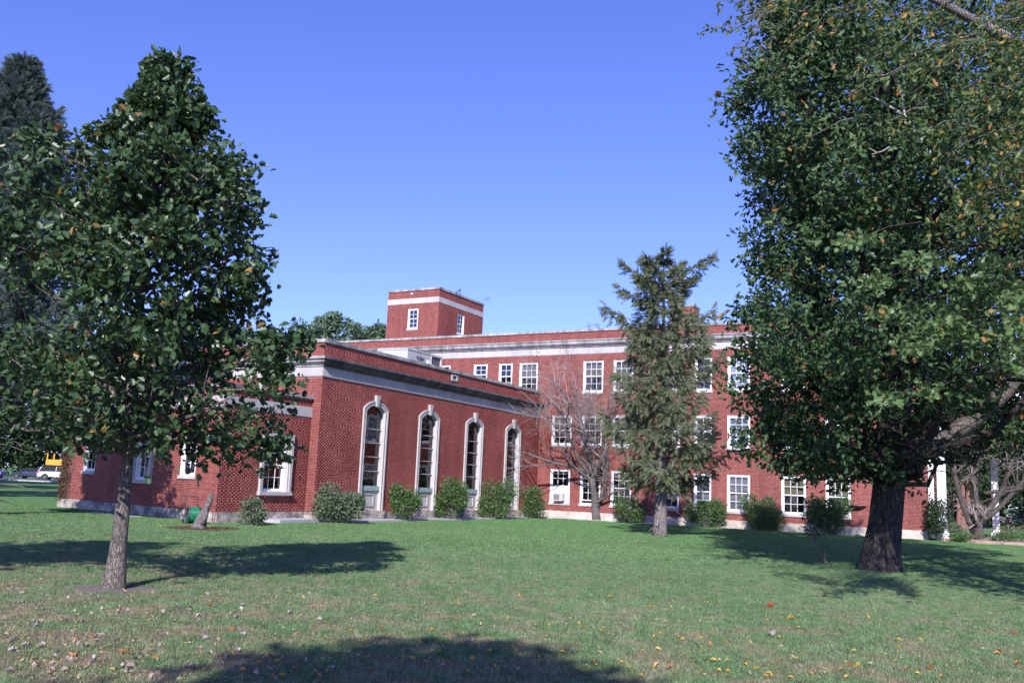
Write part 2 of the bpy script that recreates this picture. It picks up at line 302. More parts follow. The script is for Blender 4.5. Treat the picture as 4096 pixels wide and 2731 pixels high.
# ------------------------------------------------------------------ ground, road, paths
def sheet(name, P, z, mat, kind='structure'):
    return obj(name, [(p[0], p[1], z) for p in P], [list(range(len(P)))], mat, None, kind=kind)
g = obj('ground', [(-900, -300, 0), (900, -300, 0), (900, 1200, 0), (-900, 1200, 0)], [[0, 1, 2, 3]], M['lawn'], kind='structure')
rd = MB(); rd.box(-160, -34, 101, 127, -0.2, 0.02); rd.build('road', M['asphalt'], kind='structure')
kb = MB(); kb.box(-160, -34, 100.6, 101, -0.2, 0.14); kb.build('kerb', M['concrete'], kind='structure')

# ------------------------------------------------------------------ wall frames
class Fr:
    """a wall line: s runs along it, o outward from it, z up"""
    def __init__(s, O, d, n): s.O = np.array([O[0], O[1]], float); s.d = np.array(d, float); s.n = np.array(n, float)
    def p(s, a, o, z): q = s.O+s.d*a+s.n*o; return (q[0], q[1], z)
    def P(s, A): A = np.asarray(A, float); q = s.O[None]+A[:, :1]*s.d[None]+A[:, 1:2]*s.n[None]; return np.hstack([q, A[:, 2:3]])
    def box(s, mb, a0, a1, o0, o1, z0, z1): mb.boxp([s.p(a0, o0, z0), s.p(a0, o1, z0), s.p(a1, o1, z0), s.p(a1, o0, z0), s.p(a0, o0, z1), s.p(a0, o1, z1), s.p(a1, o1, z1), s.p(a1, o0, z1)])
    def M4(s, a, o, z):
        q = s.p(a, o, z); return Matrix(((s.d[0], s.n[0], 0, q[0]), (s.d[1], s.n[1], 0, q[1]), (0, 0, 1, q[2]), (0, 0, 0, 1)))
    def sub(s, a): q = s.p(a, 0, 0); return Fr(q[:2], s.d, s.n)
al = 0.501503; ds = np.array([math.sin(al), math.cos(al)]); df = np.array([ds[1], -ds[0]])
A = np.array([-7.153, 34.8]); B = np.array([-9.63, 31.1]); J = A+ds*18.40
FAC = Fr(J, df, -ds)                       # main three-storey front, s to the right
SIDE = Fr(A, ds, df)                       # chapel side wall, s away from camera
CFR = Fr(A, -df, -ds)                      # chapel front, s to the left
LOW2 = Fr(B, ds, df)                       # low block, side with the big window
th = R(49); dBC = np.array([-math.sin(th), math.cos(th)]); LOWF = Fr(B, dBC, np.array([-math.cos(th), -math.sin(th)]))

CH = 0.06; BL = 0.19; JT = 0.009
def brick_boxes(a0, a1, z0, z1, holes, phase=0.0):
    """lists (s0,s1,z0,z1) of bricks covering the rectangle minus the holes (s0,s1,z0,z1 or callable z->(s0,s1) list)"""
    out = []; k0 = int(round(z0/CH)); k1 = int(math.floor((z1+1e-4)/CH))
    for k in range(k0, k1):
        zb = k*CH; zt = zb+CH-JT; cuts = []
        for h in holes:
            if callable(h):
                r = h(zb+CH/2)
                if r: cuts.append(r)
            elif h[2] < zt-0.01 and h[3] > zb+0.01: cuts.append((h[0], h[1]))
        cuts.sort(); segs = []; c = a0
        for x0, x1 in cuts:
            if x0 > c: segs.append((c, min(x0, a1)))
            c = max(c, x1)
        if c < a1: segs.append((c, a1))
        header = (k % 6 == 0); L = (BL/2+0.0) if header else BL
        off = (L/2 if k % 2 else 0)+phase
        for x0, x1 in segs:
            i = math.floor((x0-off)/L)
            while True:
                b0 = max(x0, off+i*L); b1 = min(x1, off+(i+1)*L)-JT
                if off+i*L >= x1: break
                if b1-b0 > 0.025: out.append((b0, b1, max(zb, z0), min(zt, z1)))
                i += 1
    return out
BRICK_F = np.array([(0, 1, 5, 4), (4, 5, 6, 7), (3, 2, 1, 0), (1, 2, 6, 5), (0, 4, 7, 3)])
def bricks_np(fr, L, proud=0.006):
    L = np.array(L); n = len(L); pr = proud+rng.uniform(-0.0015, 0.002, n); z = np.zeros(n)-0.002
    a0, a1, z0, z1 = L.T
    pts = np.stack([np.stack(v, 1) for v in [(a0, pr, z0), (a1, pr, z0), (a1, z, z0), (a0, z, z0), (a0, pr, z1), (a1, pr, z1), (a1, z, z1), (a0, z, z1)]], 1).reshape(-1, 3)
    F = (BRICK_F[None]+8*np.arange(n)[:, None, None]).reshape(-1, 4)
    return fr.P(pts), F
def wall_panel(fr, a0, a1, z0, z1, holes, name, parent, mat='mortar', reveal=0.16):
    """flat wall with real rectangular openings and reveals"""
    mb = MB(); S = sorted({a0, a1, *[min(max(h[i], a0), a1) for h in holes for i in (0, 1)]}); Z = sorted({z0, z1, *[min(max(h[i], z0), z1) for h in holes for i in (2, 3)]})
    for i in range(len(S)-1):
        for j in range(len(Z)-1):
            sm = (S[i]+S[i+1])/2; zm = (Z[j]+Z[j+1])/2
            if any(h[0] < sm < h[1] and h[2] < zm < h[3] for h in holes): continue
            mb.add([fr.p(S[i], 0, Z[j]), fr.p(S[i+1], 0, Z[j]), fr.p(S[i+1], 0, Z[j+1]), fr.p(S[i], 0, Z[j+1])], [(0, 1, 2, 3)])
    for h in holes:
        q = [(h[0], h[2]), (h[1], h[2]), (h[1], h[3]), (h[0], h[3])]
        for k in range(4):
            (sa, za), (sb, zb) = q[k], q[(k+1) % 4]
            mb.add([fr.p(sa, 0, za), fr.p(sb, 0, zb), fr.p(sb, -reveal, zb), fr.p(sa, -reveal, za)], [(0, 1, 2, 3)])
    return mb.build(name, M[mat], parent)

brick_jobs = []            # (frame, list of boxes) of the whole building
def brickwork(fr, a0, a1, z0, z1, holes, phase=0.0): brick_jobs.append((fr, brick_boxes(a0, a1, z0, z1, holes, phase)))
_stone_cache = {}
def stones(fr, a0, a1, z0, z1, o0, o1, L, mat, name, parent, joint=0.008, cap=False):
    """a run of separate stones"""
    n = max(1, round((a1-a0)/L)); W = (a1-a0)/n; key = (round(W, 4), z1-z0, o0, o1, mat)
    if key not in _stone_cache:
        mb = MB(); h = z1-z0; mb.box(0, W-joint, o0, o1, 0, h); _stone_cache[key] = mesh_np(name, np.array(mb.V), mb.F, M[mat])
    for k in range(n): inst(name, _stone_cache[key], fr.M4(a0+k*W+joint/2, rng.uniform(-0.003, 0.003), z0), parent)
def cornice(fr, a0, a1, prof, mat, name, parent, mitre0=0.0, mitre1=0.0):
    """extruded moulding; prof = [(o,z)...] outward profile from the bottom up, mitred at its ends for outer corners"""
    mb = MB(); n = len(prof); V = []
    for o, z in prof: V.append(fr.p(a0-mitre0*o, o, z))
    for o, z in prof: V.append(fr.p(a1+mitre1*o, o, z))
    mb.add(V, [(i, i+1, n+i+1, n+i) for i in range(n-1)]+[(n-1, 0, n, 2*n-1), tuple(range(n))[::-1], tuple(range(n, 2*n))])
    return mb.build(name, M[mat], parent)

bld = thing('brick_building', (J[0], J[1], 0), 'large red brick building with a chapel wing, pale stone bands and a square roof tower', 'building')

# ------------------------------------------------------------------ windows
_box_cache = {}
def unit_mesh(name, w, d, h, mat):
    key = (name, round(w, 3), round(d, 3), round(h, 3), mat)
    if key not in _box_cache:
        mb = MB(); mb.box(-w/2, w/2, -d/2, d/2, -h/2, h/2); _box_cache[key] = mesh_np(name, np.array(mb.V), mb.F, M[mat])
    return _box_cache[key]
def sash_window(fr, a0, a1, z0, z1, parent, cols=3, shade=None, deep=0.12, open_=0.0, sill=True, ac=False, label=None, rows=2, trim=0.07, blind_low=None):
    """z0 is the sill's underside, z1 the head; returns the opening to cut"""
    w = a1-a0; sh = 0.11 if sill else 0.0; zb = z0+sh; c = (a0+a1)/2; H = z1-zb; o = -deep
    mb = MB()
    fr.box(mb, a0, a0+trim, o-0.03, -0.012, zb, z1); fr.box(mb, a1-trim, a1, o-0.03, -0.012, zb, z1); fr.box(mb, a0+trim, a1-trim, o-0.03, -0.03, z1-trim*0.8, z1); fr.box(mb, a0+trim, a1-trim, o-0.03, -0.035, zb, zb+0.06)
    wf = mb.build('window', M['white'], parent)
    if label: wf['label'] = label
    ia0, ia1, iz0, iz1 = a0+trim, a1-trim, zb+0.06, z1-trim*0.8; mid = (iz0+iz1)/2; sw = 0.05
    for up in (0, 1):
        if ac and not up: continue
        oo = o+0.045 if up else o+0.005; lift = open_ if not up else 0
        q0, q1 = (mid-0.02, iz1) if up else (iz0+lift, mid+0.02+lift)
        mb = MB(); fr.box(mb, ia0, ia0+sw, oo-0.02, oo+0.02, q0, q1); fr.box(mb, ia1-sw, ia1, oo-0.02, oo+0.02, q0, q1); fr.box(mb, ia0+sw, ia1-sw, oo-0.02, oo+0.02, q1-sw, q1); fr.box(mb, ia0+sw, ia1-sw, oo-0.02, oo+0.02, q0, q0+sw)
        pw = (ia1-ia0-2*sw)/cols; ph = (q1-q0-2*sw)/rows
        for k in range(1, cols): fr.box(mb, ia0+sw+k*pw-0.011, ia0+sw+k*pw+0.011, oo-0.012, oo+0.014, q0+sw, q1-sw)
        for r in range(1, rows):
            for k in range(cols): fr.box(mb, ia0+sw+k*pw+0.011, ia0+sw+(k+1)*pw-0.011, oo-0.012, oo+0.014, q0+sw+r*ph-0.011, q0+sw+r*ph+0.011)
        mb.build('sash', M['white'], wf)
        pm = unit_mesh('pane', pw-0.022, 0.004, ph-0.022, 'glass')
        for k in range(cols):
            for r in range(rows): inst('pane', pm, fr.M4(ia0+sw+(k+0.5)*pw, oo, q0+sw+(r+0.5)*ph), wf)
    if sill:
        mb = MB(); fr.box(mb, a0-0.05, a1+0.05, -deep-0.02, 0.06, z0, z0+sh-0.002); mb.build('sill', M['frieze'], wf)
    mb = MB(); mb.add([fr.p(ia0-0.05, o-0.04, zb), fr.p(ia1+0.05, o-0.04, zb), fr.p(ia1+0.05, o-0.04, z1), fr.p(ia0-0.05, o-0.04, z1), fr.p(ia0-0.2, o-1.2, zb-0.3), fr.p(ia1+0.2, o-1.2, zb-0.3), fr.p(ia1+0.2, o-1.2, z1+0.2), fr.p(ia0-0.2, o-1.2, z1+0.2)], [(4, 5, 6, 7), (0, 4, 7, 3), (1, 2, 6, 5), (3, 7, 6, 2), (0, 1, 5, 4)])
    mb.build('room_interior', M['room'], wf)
    if shade:
        kind, frac = shade; mb = MB(); fr.box(mb, ia0+0.02, ia1-0.02, o-0.085, o-0.08, iz1-(iz1-iz0)*frac, iz1)
        mb.build('roller_shade', M[kind], wf)
    if blind_low:
        mb = MB(); fr.box(mb, ia0+0.02, ia1-0.02, o-0.085, o-0.08, iz0, iz0+(iz1-iz0)*blind_low); mb.build('curtain', M['shade_grey'], wf)
    return (a0, a1, z0+sh, z1), (a0-0.05, a1+0.05, z0, z0+sh)

# ---- main block, three storeys
F_END = 19.55; F_LEFT = -24.0
h3 = []
rows = [(6.70, 8.53), (3.83, 5.53), (0.73, 2.63)]
colsx = [(0.80, 1.98), (2.59, 3.76), (4.35, 5.49), (6.93, 8.06), (8.83, 9.72), (10.52, 11.65), (13.15, 14.30), (15.20, 16.31)]
shade_plan = {(0, 1): ('shade_tan', 0.55), (0, 5): ('shade_white', 0.96), (0, 6): ('shade_white', 0.6), (1, 5): ('shade_grey', 0.97), (2, 5): ('shade_grey', 0.45), (2, 6): ('shade_tan', 0.5), (2, 7): ('shade_tan', 0.45), (2, 0): ('shade_tan', 0.12), (2, 2): ('shade_tan', 0.18), (2, 3): ('shade_tan', 0.14), (1, 0): ('shade_tan', 0.3), (1, 1): ('shade_grey', 0.3), (0, 2): ('shade_grey', 0.5), (0, 7): ('shade_tan', 0.6), (1, 7): ('shade_grey', 0.5), (0, 3): ('shade_grey', 0.4)}
win_holes = []
for r, (z0, z1) in enumerate(rows):
    for c, (a0, a1) in enumerate(colsx):
        if r == 0 and c == 0: continue
        hs = sash_window(FAC, a0, a1, z0, z1, bld, cols=2 if c == 4 else 3, shade=shade_plan.get((r, c)), ac=(r == 2 and c == 0), open_=0.12 if (r, c) == (2, 1) else 0.0, blind_low=0.45 if (r, c) in ((2, 4), (2, 5)) else None)
        win_holes += hs
for a0, a1, z0, z1, cc, sd_ in [(-6.85, -6.0, 6.9, 8.53, 2, None), (-4.38, -3.47, 7.15, 8.53, 2, None), (-2.70, -1.83, 6.9, 8.53, 2, None), (-1.36, -0.2, 6.75, 8.53, 3, ('shade_tan', 0.5)), (-9.4, -8.5, 6.9, 8.53, 2, None)]:
    win_holes += sash_window(FAC, a0, a1, z0, z1, bld, cols=cc, shade=sd_)
rect_open = [h for h in win_holes[0::2]]; sill_open = [h for h in win_holes[1::2]]
wall_panel(FAC, F_LEFT, F_END, 0.0, 10.14, [h for h in rect_open], 'wall', bld)
brickwork(FAC, 0.0, F_END, 0.42, 8.90, rect_open+sill_open)
brickwork(FAC, F_LEFT+10, 0.0, 6.0, 8.90, rect_open+sill_open)
brickwork(FAC, F_LEFT+6, F_END, 9.72, 10.14, [])
stones(FAC, F_LEFT, F_END+0.06, 10.145, 10.275, -0.42, 0.06, 1.55, 'weathered', 'coping_stone', bld)
stones(FAC, F_LEFT, F_END, 8.905, 9.30, -0.02, 0.035, 1.7, 'frieze', 'frieze_stone', bld)
CPF = [(0.0, 9.29), (0.10, 9.29), (0.10, 9.34), (0.16, 9.36), (0.24, 9.43), (0.26, 9.47), (0.26, 9.58), (0.31, 9.60), (0.31, 9.655), (0.06, 9.71), (0.0, 9.71)]
cornice(FAC, F_LEFT, F_END, CPF, 'weathered', 'cornice', bld, 0, 1)
stones(FAC, 0.12, F_END, -0.05, 0.42, -0.02, 0.045, 1.9, 'plinth_clean', 'plinth_stone', bld)
# end wall, back and roof of the main block
END = Fr(FAC.p(F_END, 0, 0)[:2], ds, df)
wall_panel(END, 0, 13, 0, 10.14, [], 'wall', bld); brickwork(END, 0, 6, 0.42, 8.9, [])
cornice(END, 0, 13, CPF, 'weathered', 'cornice', bld, 1, 0); stones(END, 0.045, 13, -0.05, 0.42, -0.02, 0.045, 1.9, 'plinth', 'plinth_stone', bld); stones(END, 0, 13, 10.145, 10.275, -0.42, 0.06, 1.55, 'weathered', 'coping_stone', bld)
stones(END, 0.035, 13, 8.905, 9.30, -0.02, 0.035, 1.7, 'frieze', 'frieze_stone', bld); brickwork(END, 0, 6, 9.72, 10.14, [])
mb = MB(); mb.add([FAC.p(F_LEFT, -0.01, 9.8), FAC.p(F_END-0.01, -0.01, 9.8), FAC.p(F_END-0.01, -13, 9.8), FAC.p(F_LEFT, -13, 9.8)], [(0, 1, 2, 3)]); mb.build('roof', M['roof'], bld)
mb = MB(); mb.add([FAC.p(F_LEFT, -13, 0), FAC.p(F_END, -13, 0), FAC.p(F_END, -13, 10.14), FAC.p(F_LEFT, -13, 10.14), FAC.p(F_LEFT, 0, 0), FAC.p(F_LEFT, 0, 10.14)], [(0, 1, 2, 3), (0, 3, 5, 4)]); mb.build('wall', M['mortar'], bld)

# ---- roof tower
Tc = np.array([-5.476, 66.0]); TL = Fr(Tc, -df, -ds); TR = Fr(Tc, ds, df); TLn, TRn = 4.58, 6.45; TZ = 15.66
hA = sash_window(TL, 1.76, 2.66, 12.70, 14.30, bld, cols=2, shade=None); hB = sash_window(TR, 2.70, 3.66, 12.72, 14.33, bld, cols=2)
wall_panel(TL, 0, TLn, 9.8, TZ, [hA[0]], 'wall', bld); wall_panel(TR, 0, TRn, 9.8, TZ, [hB[0]], 'wall', bld)
for fr_, L_, hh in ((TL, TLn, hA), (TR, TRn, hB)):
    brickwork(fr_, 0, L_, 11.4, 14.70, list(hh)); brickwork(fr_, 0, L_, 15.1, TZ, [])
stones(TL, -0.03, TLn, 14.70, 15.10, -0.02, 0.03, 1.2, 'frieze', 'frieze_stone', bld); stones(TR, 0.0, TRn, 14.70, 15.10, -0.02, 0.03, 1.3, 'frieze', 'frieze_stone', bld)
stones(TL, -0.07, TLn, TZ+0.003, TZ+0.16, -0.35, 0.07, 1.5, 'weathered', 'coping_stone', bld); stones(TR, 0.36, TRn+0.07, TZ+0.003, TZ+0.16, -0.35, 0.07, 1.5, 'weathered', 'coping_stone', bld)
mb = MB(); mb.add([TL.p(0.02, -0.02, 15.4), TL.p(TLn, -0.02, 15.4), TL.p(TLn, -TRn, 15.4), TL.p(0.02, -TRn, 15.4)], [(0, 1, 2, 3)])
mb.build('roof', M['roof'], bld)
mb = MB(); mb.add([TL.p(TLn, 0, 9.8), TL.p(TLn, -TRn, 9.8), TL.p(TLn, -TRn, TZ), TL.p(TLn, 0, TZ), TL.p(0, -TRn, 9.8), TL.p(0, -TRn, TZ)], [(0, 1, 2, 3), (1, 4, 5, 2)]); mb.build('wall', M['mortar'], bld)
mb = MB(); q = TR.p(2.3, -0.15, TZ+0.12)
for p0, p1 in (((0, 0, 0), (0.4, 0.35, 0.45)), ((0.4, 0.35, 0.45), (0.4, 0.35, 0)), ((0.4, 0.35, 0.45), (0.05, 0.7, 0.2))): mb.tube([tuple(np.array(q)+p0), tuple(np.array(q)+p1)], 0.035, 5)
mb.build('roof_bracket', M['dark_metal'], bld)
mb = MB(); mb.lathe([(0, -0.02), (0.09, -0.02), (0.1, 0.08), (0.05, 0.12), (0, 0.12)], TL.p(2.4, 0.05, 15.45), 10, 'Y'); mb.build('vent_cap', M['grey_metal'], bld)
# brick chimney on the main roof, half hidden by the spruce
cq = at(2680, 1300, 58.0); CHF = Fr(cq[:2], df, -ds); CHS = Fr(CHF.p(1.55, 0, 0)[:2], ds, df); ct = at(2730, 1233, 58)[2]
wall_panel(CHF, 0, 1.55, 9.8, ct, [], 'chimney', bld); brickwork(CHF, 0, 1.55, 10.2, ct-0.0, []); brickwork(CHS, 0, 1.2, 10.2, ct, [])
mb = MB(); mb.boxp([CHF.p(0.01, -1.2, 9.8), CHF.p(0.01, -0.01, 9.8), CHF.p(1.54, -0.01, 9.8), CHF.p(1.54, -1.2, 9.8), CHF.p(0.01, -1.2, ct), CHF.p(0.01, -0.01, ct), CHF.p(1.54, -0.01, ct), CHF.p(1.54, -1.2, ct)]); ch = mb.build('chimney', M['mortar'], bld)
stones(CHF, -0.06, 1.61, ct+0.003, ct+0.13, -1.26, 0.06, 1.7, 'weathered', 'coping_stone', bld)
for k in (0.2, 0.5, 1.4):
    mb = MB(); mb.tube([CHF.p(k, -0.3, ct+0.1), CHF.p(k, -0.3, ct+1.1)], 0.012, 4); mb.build('lightning_rod', M['grey_metal'], bld)

# ---- chapel wing: side wall with four tall arched windows
WC = [3.45, 7.43, 11.41, 15.38]; WW = 0.83
def arch_outline(c, hw, zs, zap, zb, n=14, sh=0.0):
    """segmental arch: half width hw, springing zs, apex zap, bottom zb; (s,z) points from bottom left round to bottom right"""
    rise = zap-zs; rad = (hw*hw+rise*rise)/(2*rise); zc = zap-rad; a = math.asin(hw/rad)
    return [(c-hw, zb)]+[(c+rad*math.sin(t), zc+rad*math.cos(t)) for t in np.linspace(-a, a, n)]+[(c+hw, zb)]
def ring(mb, fr, outer, inner, o0, o1):
    n = len(outer); V = []
    for o in (o0, o1):
        V += [fr.p(s, o, z) for s, z in outer]+[fr.p(s, o, z) for s, z in inner]
    F = []
    for i in range(n-1):
        F.append((2*n+i, 2*n+i+1, 3*n+i+1, 3*n+i)); F.append((i, i+1, 2*n+i+1, 2*n+i)); F.append((n+i, 3*n+i, 3*n+i+1, n+i+1))
    F += [(0, 2*n, 3*n, n), (n-1, 2*n-1, 4*n-1, 3*n-1)]
    mb.add(V, F)
def arch_hole(c, hw, zs, zap):
    rise = zap-zs; rad = (hw*hw+rise*rise)/(2*rise); zc = zap-rad
    def f(z):
        if z < zs: return (c-hw, c+hw)
        if z > zap: return None
        h = math.sqrt(max(0, rad*rad-(z-zc)**2)); return (c-h, c+h)
    return f
side_holes = []
for c in WC:
    out1 = arch_outline(c, WW, 4.50, 4.84, 0.40); out2 = arch_outline(c, WW-0.07, 4.46, 4.78, 0.40); out3 = arch_outline(c, WW-0.15, 4.42, 4.70, 0.40); inn = arch_outline(c, 0.64, 4.40, 4.66, 0.40)
    mb = MB(); ring(mb, SIDE, out1, out2, -0.02, 0.075); ring(mb, SIDE, out2, out3, -0.02, 0.045); ring(mb, SIDE, out3, inn, -0.24, 0.062)
    aw = mb.build('arched_window', M['cream'], bld)
    mb = MB(); kt = 5.06
    V = [SIDE.p(c-0.07, 0.0, 4.60), SIDE.p(c-0.07, 0.12, 4.60), SIDE.p(c+0.07, 0.12, 4.60), SIDE.p(c+0.07, 0.0, 4.60), SIDE.p(c-0.13, 0.0, kt), SIDE.p(c-0.13, 0.14, kt), SIDE.p(c+0.13, 0.14, kt), SIDE.p(c+0.13, 0.0, kt)]
    mb.boxp(V); mb.build('keystone', M['cream'], aw)
    # glazing: five lights above each other, the lowest clear
    zt = [1.39, 1.98, 2.56, 3.13, 3.69, 4.60]
    for k in range(5):
        z0, z1 = zt[k]+0.012, zt[k+1]-0.012
        if k < 4: pts = [(c-0.625, z0), (c+0.625, z0), (c+0.625, z1), (c-0.625, z1)]
        else: pts = [(c-0.625, z0), (c+0.625, z0)]+arch_outline(c, 0.625, 4.39, 4.65, z0)[1:-1][::-1]
        mb = MB(); n = len(pts); mb.add([SIDE.p(s, -0.15, z) for s, z in pts]+[SIDE.p(s, -0.154, z) for s, z in pts], [tuple(range(n)), tuple(range(n, 2*n))[::-1]])
        mb.build('pane', M['storm_glass'], aw)
        if k > 0:   # leaded lattice behind the protective pane
            mb = MB(); hh = z1-z0
            for i in range(1, 6):
                zz = z0+hh*i/6
                for j in range(5):
                    s0 = c-0.46+j*0.19+(0.03 if i % 2 else 0)
                    if zz < 4.45: SIDE.box(mb, s0, s0+0.12, -0.195, -0.19, zz-hh*0.065, zz+hh*0.05)
            mb.build('leaded_light', M['lead'], aw)
    for k in range(1, 5):
        mb = MB(); SIDE.box(mb, c-0.635, c+0.635, -0.146, -0.10, zt[k]-0.014, zt[k]+0.014); mb.build('glazing_bar', M['grey_metal'], aw)
    mb = MB(); mb.add([SIDE.p(c-0.66, -0.215, 1.3), SIDE.p(c+0.66, -0.215, 1.3), SIDE.p(c+0.66, -0.215, 4.72), SIDE.p(c-0.66, -0.215, 4.72)], [(0, 1, 2, 3)]); mb.build('stained_glass', m_noisy('dark_stained_glass', (0.34, 0.36, 0.42), (0.56, 0.58, 0.66), 4, 0.4, spec=0.3) if 'stained' not in M else M['stained'], aw)
    if 'stained' not in M: M['stained'] = aw.children[-1].data.materials[0]
    mb = MB(); SIDE.box(mb, c-0.638, c+0.638, -0.25, -0.02, 1.20, 1.385); mb.build('sill', M['green_sill'], aw)
    mb = MB(); SIDE.box(mb, c-0.638, c+0.638, -0.25, -0.09, 0.40, 1.198); mb.build('panel', M['cream'], aw)
    mb = MB(); z0, z1, s0, s1 = 0.56, 1.08, c-0.36, c+0.36
    ring(mb, SIDE, [(s0, z0), (s0, z1), (s1, z1), (s1, z0), (s0, z0)], [(s0+0.05, z0+0.05), (s0+0.05, z1-0.05), (s1-0.05, z1-0.05), (s1-0.05, z0+0.05), (s0+0.05, z0+0.05)], -0.09, -0.06)
    mb.build('panel_moulding', M['cream'], aw)
    mb = MB(); SIDE.box(mb, c-WW-0.04, c+WW+0.04, -0.02, 0.14, -0.05, 0.398); mb.build('plinth_block', M['plinth'], aw)
    side_holes.append(arch_hole(c, WW-0.02, 4.49, 4.825)); side_holes.append((c-0.1, c+0.1, 4.8, kt-0.01))
rh = [(c-0.67, c+0.67, 0.40, 4.66) for c in WC]
wall_panel(SIDE, 0, 18.4, 0, 6.75, rh, 'wall', bld, reveal=0.34)
brickwork(SIDE, 0, 18.39, 0.36, 5.44, side_holes); brickwork(SIDE, 0, 18.39, 6.24, 6.75, [(9.1, 9.65, 6.38, 6.66)])
CP2 = [(0.0, 5.83), (0.07, 5.83), (0.07, 5.89), (0.15, 5.93), (0.24, 5.98), (0.24, 6.06), (0.33, 6.09), (0.33, 6.17), (0.05, 6.235), (0.0, 6.235)]
cornice(SIDE, 0, 18.39, CP2, 'soot_shade', 'cornice', bld, 1, 0)
stones(SIDE, 0.0, 18.39, 5.50, 5.83, -0.02, 0.02, 1.85, 'frieze', 'frieze_stone', bld)
cornice(SIDE, 0, 18.39, [(0, 5.44), (0.05, 5.445), (0.055, 5.49), (0, 5.50)], 'frieze', 'band_moulding', bld, 1, 0)
stones(SIDE, 0.07, 18.39, 6.753, 6.885, -0.36, 0.07, 1.85, 'weathered', 'coping_stone', bld)
gap = [0.05]+[x for c in WC for x in (c-WW-0.045, c+WW+0.045)]+[18.38]
for k in range(0, len(gap), 2): stones(SIDE, gap[k], gap[k+1], -0.05, 0.355, -0.02, 0.05, 1.3, 'plinth', 'plinth_stone', bld)
mb = MB(); ring(mb, SIDE, [(9.1, 6.38), (9.1, 6.66), (9.65, 6.66), (9.65, 6.38), (9.1, 6.38)], [(9.2, 6.45), (9.2, 6.61), (9.55, 6.61), (9.55, 6.45), (9.2, 6.45)], -0.03, 0.05)
sc = mb.build('roof_scupper', M['grey_metal'], bld)
mb = MB(); SIDE.box(mb, 9.2, 9.55, -0.04, 0.003, 6.45, 6.61); mb.build('opening', M['coil'], sc)
# chapel front (mostly hidden by the left tree)
wall_panel(CFR, 0, 12, 0, 6.75, [], 'wall', bld)
brickwork(CFR, 0, 0.52, 0.36, 5.44, []); brickwork(CFR, 0.52, 12, 4.7, 5.44, []); brickwork(CFR, 0, 12, 6.24, 6.75, [])
cornice(CFR, 0, 12, CP2, 'weathered', 'cornice', bld, 1, 0); stones(CFR, 0, 12, 5.50, 5.83, -0.02, 0.02, 1.85, 'frieze', 'frieze_stone', bld)
cornice(CFR, 0, 12, [(0, 5.44), (0.05, 5.445), (0.055, 5.49), (0, 5.50)], 'frieze', 'band_moulding', bld, 1, 0)
stones(CFR, -0.07, 12, 6.753, 6.885, -0.36, 0.07, 1.85, 'weathered', 'coping_stone', bld); stones(CFR, -0.05, 0.45, -0.05, 0.355, -0.02, 0.05, 0.6, 'plinth', 'plinth_stone', bld)
mb = MB(); mb.add([CFR.p(0.02, -0.02, 6.3), CFR.p(12, -0.02, 6.3), CFR.p(12, -18.3, 6.3), CFR.p(0.02, -18.3, 6.3)], [(0, 1, 2, 3)]); mb.build('roof', M['roof'], bld)
mb = MB(); mb.add([CFR.p(12, 0, 0), CFR.p(12, -18.3, 0), CFR.p(12, -18.3, 6.75), CFR.p(12, 0, 6.75)], [(0, 1, 2, 3)]); mb.build('wall', M['mortar'], bld)

# ---- low block in front of the chapel
L2 = float((A-B) @ ds); LF = 11.8
def big_window(fr, a0, a1, z0, z1, parent):
    """deep painted surround round a sash window; z0 sill underside"""
    mb = MB()
    ring(mb, fr, [(a0, z0+0.12), (a0, z1), (a1, z1), (a1, z0+0.12)], [(a0+0.12, z0+0.12), (a0+0.12, z1-0.12), (a1-0.12, z1-0.12), (a1-0.12, z0+0.12)], -0.02, 0.10)
    ring(mb, fr, [(a0+0.12, z0+0.12), (a0+0.12, z1-0.12), (a1-0.12, z1-0.12), (a1-0.12, z0+0.12)], [(a0+0.2, z0+0.12), (a0+0.2, z1-0.2), (a1-0.2, z1-0.2), (a1-0.2, z0+0.12)], -0.02, 0.06)
    sr = mb.build('window_surround', M['cream'], parent)
    mb = MB(); fr.box(mb, a0-0.04, a1+0.04, -0.05, 0.15, z0, z0+0.118); mb.build('sill', M['cream'], sr)
    sash_window(fr, a0+0.2, a1-0.2, z0+0.12, z1-0.2, parent, cols=3, deep=0.16, sill=False)
    return (a0+0.2, a1-0.2, z0+0.12, z1-0.2), (a0, a1, z0, z1)
h2, b2 = big_window(LOW2, 1.9, 3.5, 0.94, 3.15, bld)
wall_panel(LOW2, 0, L2, 0, 4.55, [h2], 'wall', bld, reveal=0.2); brickwork(LOW2, 0, L2, 0.36, 3.87, [b2]); brickwork(LOW2, 0, L2, 4.26, 4.50, [])
hb = big_window(LOWF, 4.35, 5.85, 1.15, 3.2, bld)
hw1 = sash_window(LOWF, 1.45, 2.45, 1.40, 3.1, bld, cols=2, deep=0.1); hw2 = sash_window(LOWF, 8.9, 9.9, 1.40, 3.1, bld, cols=2, deep=0.1)
wall_panel(LOWF, 0, LF, 0, 4.55, [hb[0], hw1[0], hw2[0]], 'wall', bld, reveal=0.2); brickwork(LOWF, 0, LF, 0.36, 3.87, [hb[1], *hw1, *hw2]); brickwork(LOWF, 0, LF, 4.26, 4.50, [])
for fr_, L_, st in ((LOW2, L2, 0.0), (LOWF, LF, 0.0)):
    stones(fr_, 0.035, L_, 3.875, 4.255, -0.02, 0.035, 1.5, 'frieze', 'frieze_stone', bld)
    stones(fr_, 0.0, L_, 4.552, 4.68, -0.3, 0.10, 1.6, 'weathered', 'coping_stone', bld)
    stones(fr_, 0.05, L_, -0.1, 0.355, -0.02, 0.05, 1.7, 'plinth', 'plinth_stone', bld)
qa, qb, qc = LOWF.p(LF, 0, 4.4), LOWF.p(0, 0, 4.4), LOW2.p(L2, 0, 4.4)
